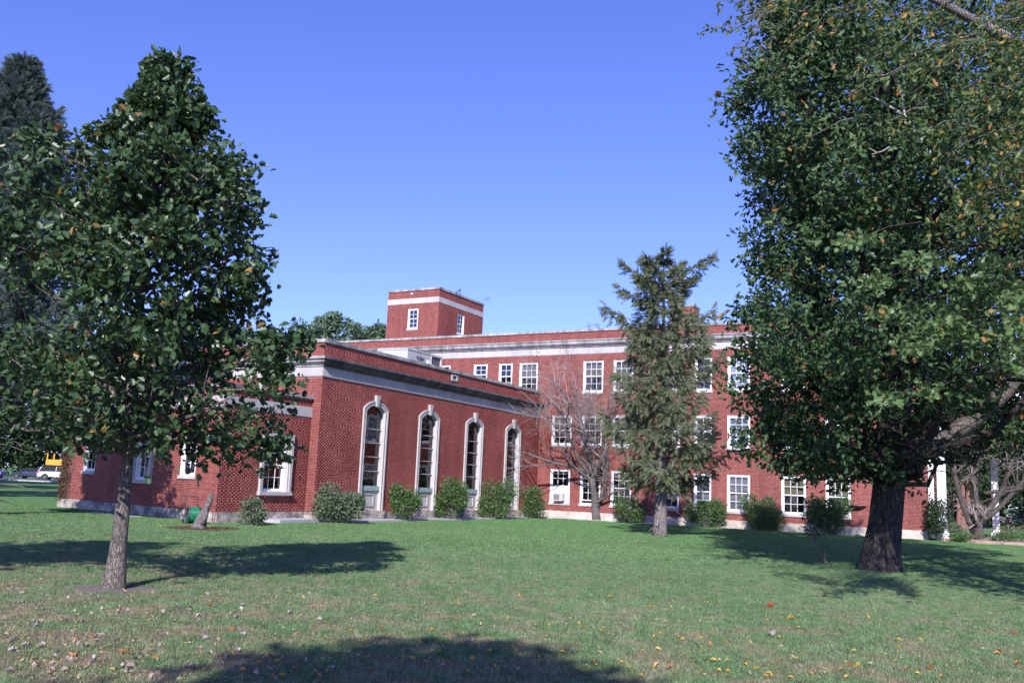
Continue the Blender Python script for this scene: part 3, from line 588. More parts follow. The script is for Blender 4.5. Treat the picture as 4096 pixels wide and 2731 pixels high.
mb = MB(); mb.add([qa, qb, qc, CFR.p(12, 0, 4.4)], [(0, 1, 2, 3)]); mb.build('roof', M['roof'], bld)
mb = MB(); e = LOWF.p(LF, 0, 0); e2 = CFR.p(12, 0, 0); mb.add([e, e2, (e2[0], e2[1], 4.55), (e[0], e[1], 4.55)], [(0, 1, 2, 3)]); mb.build('wall', M['brick'], bld)

# ---- brick objects: 300 that show largest one by one, the rest as one part
Lall = []
for fr_, L in brick_jobs:
    for b in L:
        q = fr_.p((b[0]+b[1])/2, 0, (b[2]+b[3])/2); Lall.append((math.hypot(q[0], q[1]), fr_, b))
cand = [x for x in Lall if x[1] is LOWF and 0.1 < x[2][0] < 1.5 and 0.36 < x[2][2] < 2.6 and x[2][1]-x[2][0] > 0.15]
cand.sort(key=lambda x: x[0]); single = {(id(x[1]), x[2]) for x in cand[:300]}
bm_ = unit_mesh('brick', BL-JT, 0.008, CH-JT, 'brick')
for _, fr_, b in cand[:300]:
    if abs((b[1]-b[0])-(BL-JT)) < 0.01: inst('brick', bm_, fr_.M4((b[0]+b[1])/2, 0.003+random.uniform(-0.001, 0.002), (b[2]+b[3])/2), bld)
    else: single.discard((id(fr_), b))
VV, FF, off = [], [], 0
for fr_, L in brick_jobs:
    L = [b for b in L if (id(fr_), b) not in single]
    if not L: continue
    V, F = bricks_np(fr_, L); VV.append(V); FF.append(F+off); off += len(V)
obj('brickwork', np.vstack(VV), np.vstack(FF), M['brick'], bld, kind='stuff')

# ---- portico on the right end
def pillar(p, w, z0, z1, parent):
    fr = Fr(p, df, -ds); mb = MB(); fr.box(mb, -w/2, w/2, -w/2, w/2, z0+0.25, z1-0.25); c = mb.build('column', M['white'], parent)
    mb = MB(); fr.box(mb, -w/2-0.08, w/2+0.08, -w/2-0.08, w/2+0.08, z0, z0+0.25); mb.build('base', M['white'], c)
    mb = MB(); fr.box(mb, -w/2-0.05, w/2+0.05, -w/2-0.05, w/2+0.05, z1-0.25, z1-0.13); fr.box(mb, -w/2-0.1, w/2+0.1, -w/2-0.1, w/2+0.1, z1-0.13, z1); mb.build('capital', M['white'], c)
PO = END
pillar(END.p(0.9, 0.55, 0)[:2], 0.36, 0.12, 6.2, bld); pillar(END.p(0.45, 0.14, 0)[:2], 0.22, 0.12, 6.2, bld)
pillar(END.p(6.0, 2.6, 0)[:2], 0.30, 0.12, 6.2, bld); pillar(END.p(6.0, 5.9, 0)[:2], 0.36, 0.12, 6.2, bld)
mb = MB(); END.box(mb, 0.9, 1.6, 0.06, 7, 6.202, 6.7); mb.build('entablature', M['white'], bld)
mb = MB(); END.box(mb, 1.602, 6, 0.06, 7, 6.4, 6.7); mb.build('porch_ceiling', M['white'], bld)
mb = MB(); END.box(mb, 0.7, 7, 0.06, 7, -0.05, 0.12); mb.build('porch_floor', M['terra'], bld)
for k in range(5):
    mb = MB(); a = 0.5+k*0.45; END.box(mb, -0.35+rng.uniform(-.05, .05), 0.19, a, a+0.5, -0.02, 0.12+rng.uniform(0, .03)); mb.build('step_stone', M['terra'], bld)

# ---- slabs at the foot of the walls
mb = MB(); SIDE.box(mb, 1.2, 18.3, 0.05, 0.95, -0.1, 0.07); mb.build('path', M['concrete'], kind='structure')
mb = MB(); LOW2.box(mb, 1.9, 4.6, 0.055, 1.15, -0.1, 0.13); tag(mb.build('concrete_slab', M['concrete']), 'flat grey concrete slab on the ground beneath the large side window of the low block', 'slab')
mb = MB(); FAC.box(mb, 0.3, 8, 0.06, 0.55, -0.1, 0.06); mb.build('kerb', M['concrete'], kind='structure')
sq = at(540, 2062, 31.3)
mb = MB(); LOWF.box(mb, 3.1, 6.0, 0.9, 1.35, -0.05, 0.05); tag(mb.build('stepping_slab', M['concrete']), 'long flat stone slab in the grass behind the left tree trunk', 'slab')

# ------------------------------------------------------------------ foliage machinery
def leaf_templates():
    T = {}
    half = [(0.0, 0.0), (0.10, 0.14), (0.30, 0.22), (0.21, 0.38), (0.42, 0.56), (0.25, 0.66), (0.27, 0.86), (0.09, 0.88), (0.0, 1.0)]
    V = [(x, y, 0.35*x-0.25*(y-0.4)**2) for x, y in half]+[(-x, y, 0.35*x-0.25*(y-0.4)**2) for x, y in half[1:-1]]
    T['lobed'] = (np.array(V), [list(range(9)), [0, 8]+[9+6-k for k in range(7)]])
    half = [(0.0, 0.0), (0.20, 0.22), (0.12, 0.42), (0.33, 0.60), (0.14, 0.78), (0.0, 1.0)]
    V = [(x, y, 0.4*x-0.3*(y-0.4)**2) for x, y in half]+[(-x, y, 0.4*x-0.3*(y-0.4)**2) for x, y in half[1:-1]]
    T['oak'] = (np.array(V), [list(range(6)), [0, 5, 9, 8, 7, 6]])
    V = [(0, 0, 0), (0.22, 0.3, 0.06), (0.2, 0.6, 0.05), (0, 1, -0.08), (-0.2, 0.6, 0.05), (-0.22, 0.3, 0.06)]
    T['oval'] = (np.array(V), [[0, 1, 2, 3], [0, 3, 4, 5]])
    V = [(0, 0, 0), (0.26, 0.45, 0.07), (0, 1, 0), (-0.26, 0.45, 0.07)]
    T['tiny'] = (np.array(V), [[0, 1, 2, 3]])
    # needle sprig: spiky comb round an axis
    V = []; F = []
    for a in range(2):
        t = a*math.pi/2+0.4; cx, cz = math.cos(t), math.sin(t)
        for sgn in (-1, 1):
            for k in range(5):
                y = 0.05+k*0.18; n = len(V); tip = y+0.26; wd = 0.24*(1-0.45*k/5)
                V += [(0, y-0.03, 0), (sgn*wd*cx, tip, sgn*wd*cz), (0, y+0.13, 0)]; F.append([n, n+1, n+2])
    T['sprig'] = (np.array(V), F)
    return T
LT = leaf_templates()
def rots(n, up_bias, out=None, droop=0.0):
    """random leaf frames: columns x (width), y (length), z (normal)"""
    z = rng.normal(size=(n, 3)); z /= np.linalg.norm(z, axis=1)[:, None]; z += np.array([0, 0, up_bias]); z /= np.linalg.norm(z, axis=1)[:, None]
    y = rng.normal(size=(n, 3))
    if out is not None: y = y*0.8+out
    y[:, 2] -= droop
    y -= (y*z).sum(1)[:, None]*z; y /= np.linalg.norm(y, axis=1)[:, None]+1e-9
    x = np.cross(y, z); return np.stack([x, y, z], 2)
def leaf_mesh(name, P, size, Rm, tmpl, mat, parent, kind=None, label=None):
    V0, F0 = LT[tmpl]; n = len(P); k = len(V0)
    W = np.einsum('nij,kj->nki', Rm, V0)*size[:, None, None]+P[:, None, :]
    V = W.reshape(-1, 3)-np.array(base_of(parent)) if parent is not None else W.reshape(-1, 3)
    me = bpy.data.meshes.new(name); me.vertices.add(len(V)); me.vertices.foreach_set('co', V.astype(np.float32).ravel())
    ls = [len(f) for f in F0]; fl = np.concatenate([np.array(f) for f in F0]); nl = len(fl)
    idx = (fl[None]+k*np.arange(n)[:, None]).ravel().astype(np.int32)
    st = (np.concatenate([[0], np.cumsum(ls)[:-1]])[None]+nl*np.arange(n)[:, None]).ravel().astype(np.int32)
    me.loops.add(len(idx)); me.loops.foreach_set('vertex_index', idx); me.polygons.add(len(st)); me.polygons.foreach_set('loop_start', st)
    me.update(calc_edges=True); me.materials.append(mat)
    o = bpy.data.objects.new(name, me); col.objects.link(o)
    if parent is not None: o.parent = parent
    return tag(o, label=label, kind=kind)
def crown(parent, P, size, Rm, tmpl, mat, singles=0, name='crown', single_name='leaf'):
    P = np.asarray(P); order = np.arange(len(P))
    if singles:
        # the leaves that show largest: closest to the camera among those inside the picture
        d = P-np.array([0, 0, EYE]); w = d @ w_; x = (d @ r_)/w*FPX; y = (d @ u_)/w*FPX
        ok = (w > 1) & (abs(x) < 2040) & (abs(y) < 1360); score = np.where(ok, w/size, 1e9); idx = np.argsort(score)[:singles]
        V0, F0 = LT[tmpl]; me = mesh_np(single_name, V0, F0, mat)
        for i in idx:
            Mx = Matrix(Rm[i].tolist()).to_4x4(); Mx = Matrix.Translation(Vector(P[i].tolist())) @ Mx @ Matrix.Scale(float(size[i]), 4); inst(single_name, me, Mx, parent)
        keep = np.ones(len(P), bool); keep[idx] = False; P, size, Rm = P[keep], size[keep], Rm[keep]
    return leaf_mesh(name, P, size, Rm, tmpl, mat, parent)

def polyline(p0, p1, n, wob, r, sag=0.0):
    p0 = np.array(p0, float); p1 = np.array(p1, float); t = np.linspace(0, 1, n)[:, None]; P = p0*(1-t)+p1*t
    L = np.linalg.norm(p1-p0); P[1:-1] += r.normal(size=(n-2, 3))*wob*L; P[:, 2] -= sag*L*4*(t[:, 0]*(1-t[:, 0])); return P
def broadleaf(name, base, label, cat, zlo, ztop, env, trunk_pts, trunk_r, n_limb, n_sub, n_twig, leaves_per, lsize, tmpl, lmat, bmat, seed, singles=0, rise=0.5, up=0.5, spread=0.22, group=None, trunk_sides=14, skel=True, rough_env=0.12, keep=None, twigs=True, sub_len=0.45, skip=None):
    """env(z, az) -> crown radius; limbs leave the trunk and end on the envelope"""
    r = np.random.default_rng(seed); t = thing(name, base, label, cat, group); base = np.array(base, float)
    tb = MB(); tb.tube([tuple(p) for p in trunk_pts], trunk_r, trunk_sides); tb.build('trunk', M[bmat], t, smooth=True)
    tp = np.array(trunk_pts); zt = tp[:, 2]
    def trunk_at(z): return np.array([np.interp(z, zt, tp[:, 0]), np.interp(z, zt, tp[:, 1]), z])
    bb = MB(); P = []; O = []
    for i in range(n_limb):
        f = (i+0.5)/n_limb; zt_ = zlo+(ztop-zlo)*(f**0.9)+r.normal()*0.02*(ztop-zlo); az = i*2.39996+r.normal()*0.25
        Rr = env(min(zt_, ztop-0.02), az)*r.uniform(0.88, 1.04)
        if Rr < 0.12: Rr = 0.12
        if skip and skip(zt_, az): continue
        ctr = trunk_at(min(zt_, ztop)); tip = ctr+np.array([math.cos(az)*Rr, math.sin(az)*Rr, 0]); z0 = max(zt_-rise*Rr, min(zlo*0.85+0.2, zt_)); st = trunk_at(z0)
        n = 7; L = polyline(st, tip, n, 0.03, r, -0.05); r0_ = max(0.010, 0.010*np.linalg.norm(tip-st)+0.008)
        bb.tube([tuple(p) for p in L], list(np.linspace(r0_*1.3, 0.006, n)), 5, False)
        for j in range(n_sub):
            u = r.uniform(0.22, 1.0); k = u*(n-1); a = L[int(k)]*(1-(k % 1))+L[min(int(k)+1, n-1)]*(k % 1)
            dl = sub_len*Rr*(1.15-u*0.7)+0.12; dirn = (tip-st)/np.linalg.norm(tip-st)*0.6+r.normal(size=3)*np.array([0.75, 0.75, 0.5])+np.array([0, 0, 0.15]); dirn /= np.linalg.norm(dirn)
            e = a+dirn*dl*r.uniform(0.6, 1.1)
            for _ in range(3):
                q = e-trunk_at(min(max(e[2], zlo), ztop)); rr = math.hypot(q[0], q[1]); Re = env(min(max(e[2], zlo), ztop), math.atan2(q[1], q[0]))*(1+rough_env*r.normal()*0.5)
                if rr > Re or e[2] > ztop or e[2] < zlo: e = a+(e-a)*0.6
            S = polyline(a, e, 4, 0.05, r)
            if twigs: bb.tube([tuple(p) for p in S], [0.012, 0.009, 0.006, 0.003], 3, False)
            for q in range(n_twig):
                v = r.uniform(0.2, 1.05); pc = a+(e-a)*v+r.normal(size=3)*spread*0.5
                m_ = leaves_per; pp = pc+r.normal(size=(m_, 3))*spread*0.55; P.append(pp); O.append(np.tile((e-a)/(np.linalg.norm(e-a)+1e-6), (m_, 1)))
    bb.build('branches', M[bmat], t)
    P = np.vstack(P); O = np.vstack(O)
    if keep is not None: k = keep(P); P = P[k]; O = O[k]
    k = np.array([p[2] < ztop+0.2 and math.hypot(p[0]-base[0], p[1]-base[1]) < 0.16+1.09*env(min(max(p[2], zlo), ztop), math.atan2(p[1]-base[1], p[0]-base[0])) for p in P]); P = P[k]; O = O[k]
    n = len(P); size = lsize*r.uniform(0.7, 1.25, n)
    crown(t, P, size, rots(n, up, O, 0.25), tmpl, M[lmat], singles)
    return t
def env_tab(tab, seed=1, lumps=0.12, deep=0.0, front=0.0):
    """tab rows (z, r_right, r_left) -> radius by direction, uneven"""
    tab = sorted(tab); z_ = [q[0] for q in tab]; a_ = [q[1] for q in tab]; b_ = [q[2] for q in tab]; ph = np.random.default_rng(seed).uniform(0, 6.28, 6)
    def f(z, az):
        rr = np.interp(z, z_, a_); rl = np.interp(z, z_, b_); c = math.cos(az); w = (c+1)/2
        base = rr*w+rl*(1-w)
        base *= 1-0.26*abs(math.sin(az))*deep
        base *= 1+front*max(0, -math.sin(az))
        return base*(1+lumps*math.sin(3*az+ph[0]+z*1.7)+lumps*0.6*math.sin(5*az+ph[1]-z*2.9))
    return f

# ------------------------------------------------------------------ conifers
def conifer(name, base, h, zlo, env, label, trunk_r, n_br, twigs, sprigs, slen, nmat, bmat, seed, droop=0.25, hang=0.5, top=None, group=None, dead=0, gapf=0.0, dl=1.6, lmin=0.62):
    r = np.random.default_rng(seed); t = thing(name, base, label, 'tree', group); b = np.array(base, float); bx, by = b[0], b[1]
    tb = MB(); zz = [-0.05, 0.25, 0.8, h*0.3, h*0.6, h*0.85, h]; tb.tube([(bx+0.03*math.sin(z), by, z) for z in zz], [trunk_r*1.35, trunk_r*1.1, trunk_r, trunk_r*0.75, trunk_r*0.42, trunk_r*0.16, 0.01], 12); tb.build('trunk', M[bmat], t, smooth=True)
    bb = MB(); P = []; O = []; U = []
    for i in range(n_br):
        z = zlo+(h-zlo)*((i+r.uniform(0, 1))/n_br)**1.05; az = i*2.39996+r.normal()*0.35; f = (z-zlo)/(h-zlo)
        L = env(z, az)*r.uniform(lmin, 1.08)
        if L < 0.15: L = 0.15
        c, s = math.cos(az), math.sin(az); n = 7; u = np.linspace(0, 1, n)
        rise = L*(0.55*f-0.05); dz = rise*u-droop*L*4*u*(1-u)*(1-f*0.8)+0.10*L*u**3; side = r.normal()*0.06*L*np.sin(u*3)
        pts = np.stack([bx+c*L*u-s*side, by+s*L*u+c*side, z+dz-rise*0.4], 1)
        bb.tube([tuple(p) for p in pts], list(np.linspace(0.012+0.012*L, 0.005, n)), 4, False)
        for j in range(twigs):
            v = 0.14+0.88*(j+r.uniform(0, 1))/twigs; v = min(v, 1.0)
            if gapf and r.random() < gapf*(1.15-v): continue
            k = v*(n-1); i0 = min(int(k), n-2); a = pts[i0]*(1-(k-i0))+pts[i0+1]*(k-i0); tl = (0.34*L*(1.05-v)+0.16)*r.uniform(0.6, 1.2); sg = 1 if j % 2 else -1
            d = np.array([c*0.75-s*sg*r.uniform(0.3, 1), s*0.75+c*sg*r.uniform(0.3, 1), r.normal()*0.15+0.12*f]); d /= np.linalg.norm(d)
            for q in range(sprigs):
                w = (q+r.uniform(0.2, 1))/sprigs; hg = hang*r.uniform(0, 1)*(0.35 if f > 0.8 else 1)
                P.append(a+d*tl*w+np.array([0, 0, -hg*0.38*(w+0.3)])); dd = d+r.normal(size=3)*0.35+np.array([0, 0, -hg*1.3+0.2]); O.append(dd/np.linalg.norm(dd)); U.append(slen*r.uniform(0.7, 1.25))
        P.append(pts[-1]); d = pts[-1]-pts[-2]; O.append(d/np.linalg.norm(d)); U.append(slen*1.2)
    for _ in range(dead):
        z = r.uniform(0.4, zlo+1.0); az = r.uniform(0, 6.28); L = r.uniform(0.4, 1.0)*dl; bb.tube([(bx, by, z), (bx+math.cos(az)*L*0.6, by+math.sin(az)*L*0.6, z-0.1), (bx+math.cos(az)*L, by+math.sin(az)*L, z-0.3)], [0.025, 0.015, 0.004], 4, False)
    bb.build('branches', M[bmat], t)
    P = np.array(P); O = np.array(O); U = np.array(U); up = np.tile([0, 0, 1.0], (len(P), 1))+r.normal(size=(len(P), 3))*0.3
    x = np.cross(O, up); x /= np.linalg.norm(x, axis=1)[:, None]+1e-9; z = np.cross(x, O)
    leaf_mesh('crown', P-O*0.02, U, np.stack([x, O, z], 2), 'sprig', M[nmat], t)
    return t

# ------------------------------------------------------------------ bare trees
def bare_tree(name, base, label, trunks, depth, seed, bmat='bark_grey', lean=(0, 0), leaf=None, twig_mat='twig', group=None, ratio=0.68, spread=0.55, kids=3, droop=0.0, rmin=0.006):
    """trunks: list of (start point, direction, length, radius)"""
    r = np.random.default_rng(seed); t = thing(name, base, label, 'tree', group); big = MB(); small = MB(); P = []
    def grow(p, d, L, rad, lev):
        n = 5 if lev < 2 else 3; pts = [p]; dd = d.copy()
        for k in range(n):
            dd = dd+r.normal(size=3)*(0.13 if lev < 2 else 0.2)+np.array([0, 0, (0.05 if lev < 3 else -droop)]); dd /= np.linalg.norm(dd); pts.append(pts[-1]+dd*L/n)
        r1 = max(rad*0.62, rmin*0.6); (big if lev < 2 else small).tube([tuple(q) for q in pts], list(np.linspace(rad, r1, n+1)), 8 if lev == 0 else (6 if lev == 1 else 3), lev == 0)
        if lev >= depth:
            if leaf:
                for _ in range(leaf): P.append(pts[-1]+r.normal(size=3)*0.12)
            return
        m_ = kids+(1 if r.random() < 0.5 else 0)
        for k in range(m_):
            u = r.uniform(0.35, 1.0) if k else 1.0; i = min(int(u*n), n-1); q = pts[i]*(1-(u*n-i))+pts[i+1]*(u*n-i) if u < 1 else pts[-1]
            nd = dd+r.normal(size=3)*spread*(1.0 if lev else 1.1); nd[2] += 0.08; nd /= np.linalg.norm(nd); grow(q, nd, L*ratio*r.uniform(0.75, 1.15), max(r1*(0.8 if k == 0 else 0.6), rmin), lev+1)
    for p, d, L, rad in trunks:
        d = np.array(d, float); grow(np.array(p, float), d/np.linalg.norm(d), L, rad, 0)
    big.build('trunk', M[bmat], t, smooth=True); small.build('twigs', M[twig_mat], t)
    if P:
        P = np.array(P); leaf_mesh('leaves', P, 0.08*r.uniform(0.6, 1.2, len(P)), rots(len(P), 0.2), 'oval', M['leaf_over'], t)
    return t

# ------------------------------------------------------------------ shrubs
def shrub(base, w, h, label, seed, mat='leaf_shrub', n=2300, ls=0.075, loose=0.0, name='shrub', group='shrubs along the foot of the building', flat=0.9):
    r = np.random.default_rng(seed); t = thing(name, base, label, 'shrub', group); b = np.array(base, float); sb = MB(); P = []
    ns = 16
    for i in range(ns):
        az = i*2.4; rr = math.sqrt((i+0.5)/ns)*w*0.42; tip = b+np.array([math.cos(az)*rr, math.sin(az)*rr*flat, h*(1-0.35*(rr/(w*0.5))**2)*r.uniform(0.85, 1.08)]); L = polyline(b+np.array([math.cos(az)*0.08, math.sin(az)*0.08, 0]), tip, 5, 0.05, r); sb.tube([tuple(p) for p in L], [0.014, 0.011, 0.008, 0.006, 0.003], 3, False)
    sb.build('stems', M['bark_grey'], t)
    lob = [(r.uniform(-0.36, 0.36)*w, r.uniform(-0.3, 0.3)*w*flat, r.uniform(0.22, 0.84)*h, r.uniform(0.13, 0.32)) for _ in range(13)]+[(r.uniform(-.05, .05)*w, 0, 0.40*h, 0.40)]*2
    while len(P) < n:
        cx, cy, cz, q = lob[r.integers(len(lob))]; v = r.normal(size=3); v /= np.linalg.norm(v); rad = r.uniform(0.4, 1.0)**0.45*(1+(loose+0.12)*r.normal()*0.5)
        p = np.array([cx+v[0]*q*w*rad, cy+v[1]*q*w*rad*flat, cz+v[2]*q*h*0.95*rad])
        if p[2] < 0.03 or abs(p[0]) > w*0.56 or p[2] > h*1.08: continue
        P.append(b+p)
    P = np.array(P); O = P-(b+np.array([0, 0, h*0.35])); O /= np.linalg.norm(O, axis=1)[:, None]
    leaf_mesh('foliage', P, ls*r.uniform(0.7, 1.3, n), rots(n, 0.35, O*1.2, 0), 'oval', M[mat], t); return t

# ================================================================== TREES
# left lawn tree
LTB = (-5.27, 12.9, 0)
ltab = [(7.95, 0.05, 0.05), (7.65, 0.2, 0.15), (7.3, 0.32, 0.22), (6.8, 0.72, 0.5), (6.58, 0.82, 0.6), (6.45, 0.95, 1.25), (6.2, 1.3, 1.75), (5.9, 1.65, 2.05), (5.4, 1.85, 2.25), (4.8, 1.9, 2.5), (4.3, 1.85, 2.6), (4.0, 1.7, 2.7), (3.6, 2.45, 2.8), (3.0, 2.6, 2.8), (2.2, 2.7, 2.6), (1.95, 2.55, 2.4), (1.7, 1.3, 1.1)]
ltr = [(-5.27, 12.9, -0.05), (-5.27, 12.9, 0.06), (-5.27, 12.9, 0.5), (-5.265, 12.9, 1.2), (-5.27, 12.9, 1.8), (-5.31, 12.9, 2.9), (-5.33, 12.9, 3.8), (-5.31, 12.9, 4.8), (-5.33, 12.9, 6.4), (-5.36, 12.9, 7.8)]
broadleaf('lawn_tree', LTB, 'conical tree with glossy dark lobed leaves and a pale trunk on the left lawn', 'tree', 1.95, 7.5, env_tab(ltab, 3, 0.07, 1.0), ltr, [0.20, 0.155, 0.115, 0.09, 0.078, 0.08, 0.065, 0.05, 0.028, 0.006], 62, 10, 4, 9, 0.118, 'lobed', 'leaf_left', 'bark_light', 11, singles=300, rise=0.42, up=0.35, spread=0.20)
# big oak on the right
OB = (8.86, 21.94, 0)
otab = [(14.6, 1.2, 1.0), (14.2, 2.8, 2.2), (13.6, 4.2, 2.8), (12.3, 5.2, 3.2), (11.7, 5.3, 3.35), (10.2, 5.3, 3.4), (9.2, 5.2, 3.45), (8.2, 5.2, 3.25), (7.4, 5.2, 3.35), (6.6, 5.2, 3.15), (6.2, 5.2, 3.7), (5.7, 5.2, 3.6), (4.8, 5.0, 3.75), (4.1, 4.8, 3.5), (3.4, 4.7, 3.4), (2.6, 4.3, 3.2), (2.2, 1.2, 2.5), (2.0, 0.5, 1.7)]
otr = [(8.80, 21.94, -0.08), (8.80, 21.94, 0.12), (8.84, 21.94, 0.45), (8.94, 21.94, 1.05), (9.08, 21.94, 2.2), (9.19, 21.94, 3.1), (9.25, 21.94, 4.3), (9.3, 21.94, 7), (9.1, 21.94, 11), (9.0, 21.94, 14.2)]
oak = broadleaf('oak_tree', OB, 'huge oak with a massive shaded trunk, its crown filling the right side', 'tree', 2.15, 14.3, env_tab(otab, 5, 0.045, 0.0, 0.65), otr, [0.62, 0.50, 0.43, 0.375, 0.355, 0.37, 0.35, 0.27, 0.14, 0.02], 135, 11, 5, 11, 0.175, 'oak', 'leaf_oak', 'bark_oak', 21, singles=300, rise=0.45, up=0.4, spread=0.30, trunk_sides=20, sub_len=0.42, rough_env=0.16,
    skip=lambda z, az: z < 5.0 and math.cos(az) > 0.25 and math.sin(az) < 0.12,
    keep=lambda P: ~((P[:, 2] < np.where(P[:, 1] > 22.6, 2.65, 3.5)) & (P[:, 0] > 9.6)) & ~((P[:, 2] < 1.6+3.2*P[:, 1]/22) & (P[:, 1] < 22.3) & (P[:, 0] > 9.7)) & ~((P[:, 2] < 3.3) & (P[:, 1] < 19.8) & (P[:, 0] > 7.2)) & ~((P[:, 0]+0.177*(21.4-P[:, 1]) > 9.9) & (P[:, 0]+0.177*(21.4-P[:, 1]) < 12.5) & (P[:, 1] < 21.6) & (abs(P[:, 2]-(3.25+(P[:, 0]+0.177*(21.4-P[:, 1])-10.3)*0.88+0.66*(21.4-P[:, 1]))) < 0.85)))
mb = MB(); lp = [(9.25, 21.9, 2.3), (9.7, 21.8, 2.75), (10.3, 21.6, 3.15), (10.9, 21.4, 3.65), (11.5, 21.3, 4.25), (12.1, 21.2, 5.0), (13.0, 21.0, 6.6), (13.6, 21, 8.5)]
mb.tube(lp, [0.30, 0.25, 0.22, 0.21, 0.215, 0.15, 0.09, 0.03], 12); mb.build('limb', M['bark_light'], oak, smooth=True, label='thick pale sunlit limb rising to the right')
mb = MB()
def pxline(mb, pts, Y, r0_, r1_, n=5):
    p = [at(x, y, Y+dy) for x, y, dy in pts]; mb.tube([tuple(q) for q in p], list(np.linspace(r0_, r1_, len(p))), n, False)
pxline(mb, [(3939, 899, 1.2), (3853, 796, 0.4), (3802, 733, 0.2), (3727, 624, 0), (3658, 520, -0.1), (3618, 463, -0.2), (3526, 406, -0.2), (3480, 385, -0.2)], 17.6, 0.06, 0.012)
pxline(mb, [(3618, 463, -0.2), (3612, 400, -0.2), (3590, 330, -0.2)], 17.6, 0.025, 0.01)
pxline(mb, [(3705, 605, 0), (3650, 592, -0.1), (3589, 578, -0.2), (3555, 549, -0.2), (3553, 520, -0.2)], 17.6, 0.03, 0.008)
pxline(mb, [(3589, 578, -0.2), (3566, 583, -0.2), (3530, 605, -0.2), (3486, 618, -0.2)], 17.6, 0.02, 0.006); pxline(mb, [(3510, 612, -0.2), (3475, 592, -0.2)], 17.6, 0.012, 0.006)
pxline(mb, [(3670, 540, 0), (3612, 530, 0)], 17.6, 0.016, 0.006); pxline(mb, [(3780, 712, .2), (3760, 740, .2), (3750, 760, .2)], 17.6, 0.018, 0.006)
mb.build('dead_branch', M['deadwood'], oak, label='bare bleached dead branch')
r = np.random.default_rng(8); P = []; mb = MB()
for k in range(26):
    c0 = at(r.uniform(3720, 4120), r.uniform(1440, 1800), r.uniform(22.8, 25)); 
    if c0[0] < 10.2: continue
    mb.tube([(9.4, 22.3, c0[2]+1.0), tuple((c0+np.array([9.4, 22.3, c0[2]+0.8]))/2+np.array([0, 0, 0.15])), tuple(c0)], [0.03, 0.018, 0.005], 4, False); P.append(c0+r.normal(size=(90, 3))*np.array([0.38, 0.35, 0.2]))
mb.build('branches', M['bark_oak'], oak); P = np.vstack(P); leaf_mesh('crown', P, 0.17*r.uniform(0.7, 1.2, len(P)), rots(len(P), 0.4), 'oak', M['leaf_oak'], oak)
# brighter low spray of oak leaves hanging towards the camera
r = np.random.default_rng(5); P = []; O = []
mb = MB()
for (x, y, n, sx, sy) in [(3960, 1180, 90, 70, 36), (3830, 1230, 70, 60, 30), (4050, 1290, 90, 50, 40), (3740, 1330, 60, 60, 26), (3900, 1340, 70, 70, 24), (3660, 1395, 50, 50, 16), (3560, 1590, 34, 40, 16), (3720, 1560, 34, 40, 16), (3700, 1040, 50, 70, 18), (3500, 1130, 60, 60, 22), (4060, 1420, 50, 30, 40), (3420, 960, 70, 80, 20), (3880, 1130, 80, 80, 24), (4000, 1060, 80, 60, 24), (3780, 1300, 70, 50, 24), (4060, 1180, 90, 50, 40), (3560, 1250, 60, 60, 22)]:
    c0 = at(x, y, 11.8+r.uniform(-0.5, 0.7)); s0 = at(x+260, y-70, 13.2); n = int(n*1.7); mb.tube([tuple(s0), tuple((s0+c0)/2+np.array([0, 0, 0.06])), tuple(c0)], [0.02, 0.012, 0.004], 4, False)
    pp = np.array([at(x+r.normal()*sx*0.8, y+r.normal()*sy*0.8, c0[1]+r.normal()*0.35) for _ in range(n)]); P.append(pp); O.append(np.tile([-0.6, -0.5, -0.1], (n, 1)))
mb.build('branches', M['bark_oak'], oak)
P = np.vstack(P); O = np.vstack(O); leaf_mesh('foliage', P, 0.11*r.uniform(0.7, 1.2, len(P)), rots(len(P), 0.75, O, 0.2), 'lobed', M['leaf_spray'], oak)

# blue spruce far left, spruce before the main block
conifer('blue_spruce', (-16.75, 29.1, 0), 14.9, 4.1, env_tab([(15, 0.05, 0.05), (14.4, 0.3, 0.3), (13.6, 0.75, 0.7), (12.2, 1.5, 1.4), (11, 1.9, 1.8), (9.5, 2.3, 2.4), (8.3, 2.3, 2.0), (7.6, 1.6, 1.2), (6.8, 3.0, 1.4), (5.5, 4.6, 1.6), (4.7, 4.0, 1.4), (4.1, 1.4, 0.8)], 8, 0.05), 'tall blue-grey spruce rising at the left edge behind the left lawn tree', 0.26, 300, 15, 6, 0.36, 'needle_blue', 'bark_spruce', 31, droop=0.12, hang=0.35, dead=44, dl=2.7)
bs = bpy.data.objects['blue_spruce']; r = np.random.default_rng(66); bb_ = MB(); P = []; O = []
for k in range(16):
    tip = np.array([r.uniform(-14.6, -12.2), r.uniform(26.6, 30.4), r.uniform(3.4, 5.9)]); st_ = np.array([-16.75, 29.1, tip[2]+r.uniform(0.3, 1.2)]); L = polyline(st_, tip, 7, 0.02, r, 0.05); bb_.tube([tuple(q) for q in L], list(np.linspace(0.045, 0.008, 7)), 5, False); ax = (tip-st_)/np.linalg.norm(tip-st_); sd2 = np.array([-ax[1], ax[0], 0])
    for j in range(150):
        u = r.uniform(0.3, 1.02)*6; i0 = min(int(u), 5); q = L[i0]*(1-(u-i0))+L[i0+1]*(u-i0); lat = r.normal()*0.42*(1.15-u/6); P.append(q+sd2*lat+np.array([0, 0, -abs(r.normal())*0.22])); d = ax*0.7+sd2*np.sign(lat)*0.6+np.array([0, 0, -0.5])+r.normal(size=3)*0.3; O.append(d/np.linalg.norm(d))
bb_.build('lower_boughs', M['bark_spruce'], bs); P = np.array(P); O = np.array(O); x = np.cross(O, np.array([0, 0, 1.0])+r.normal(size=P.shape)*0.3); x /= np.linalg.norm(x, axis=1)[:, None]
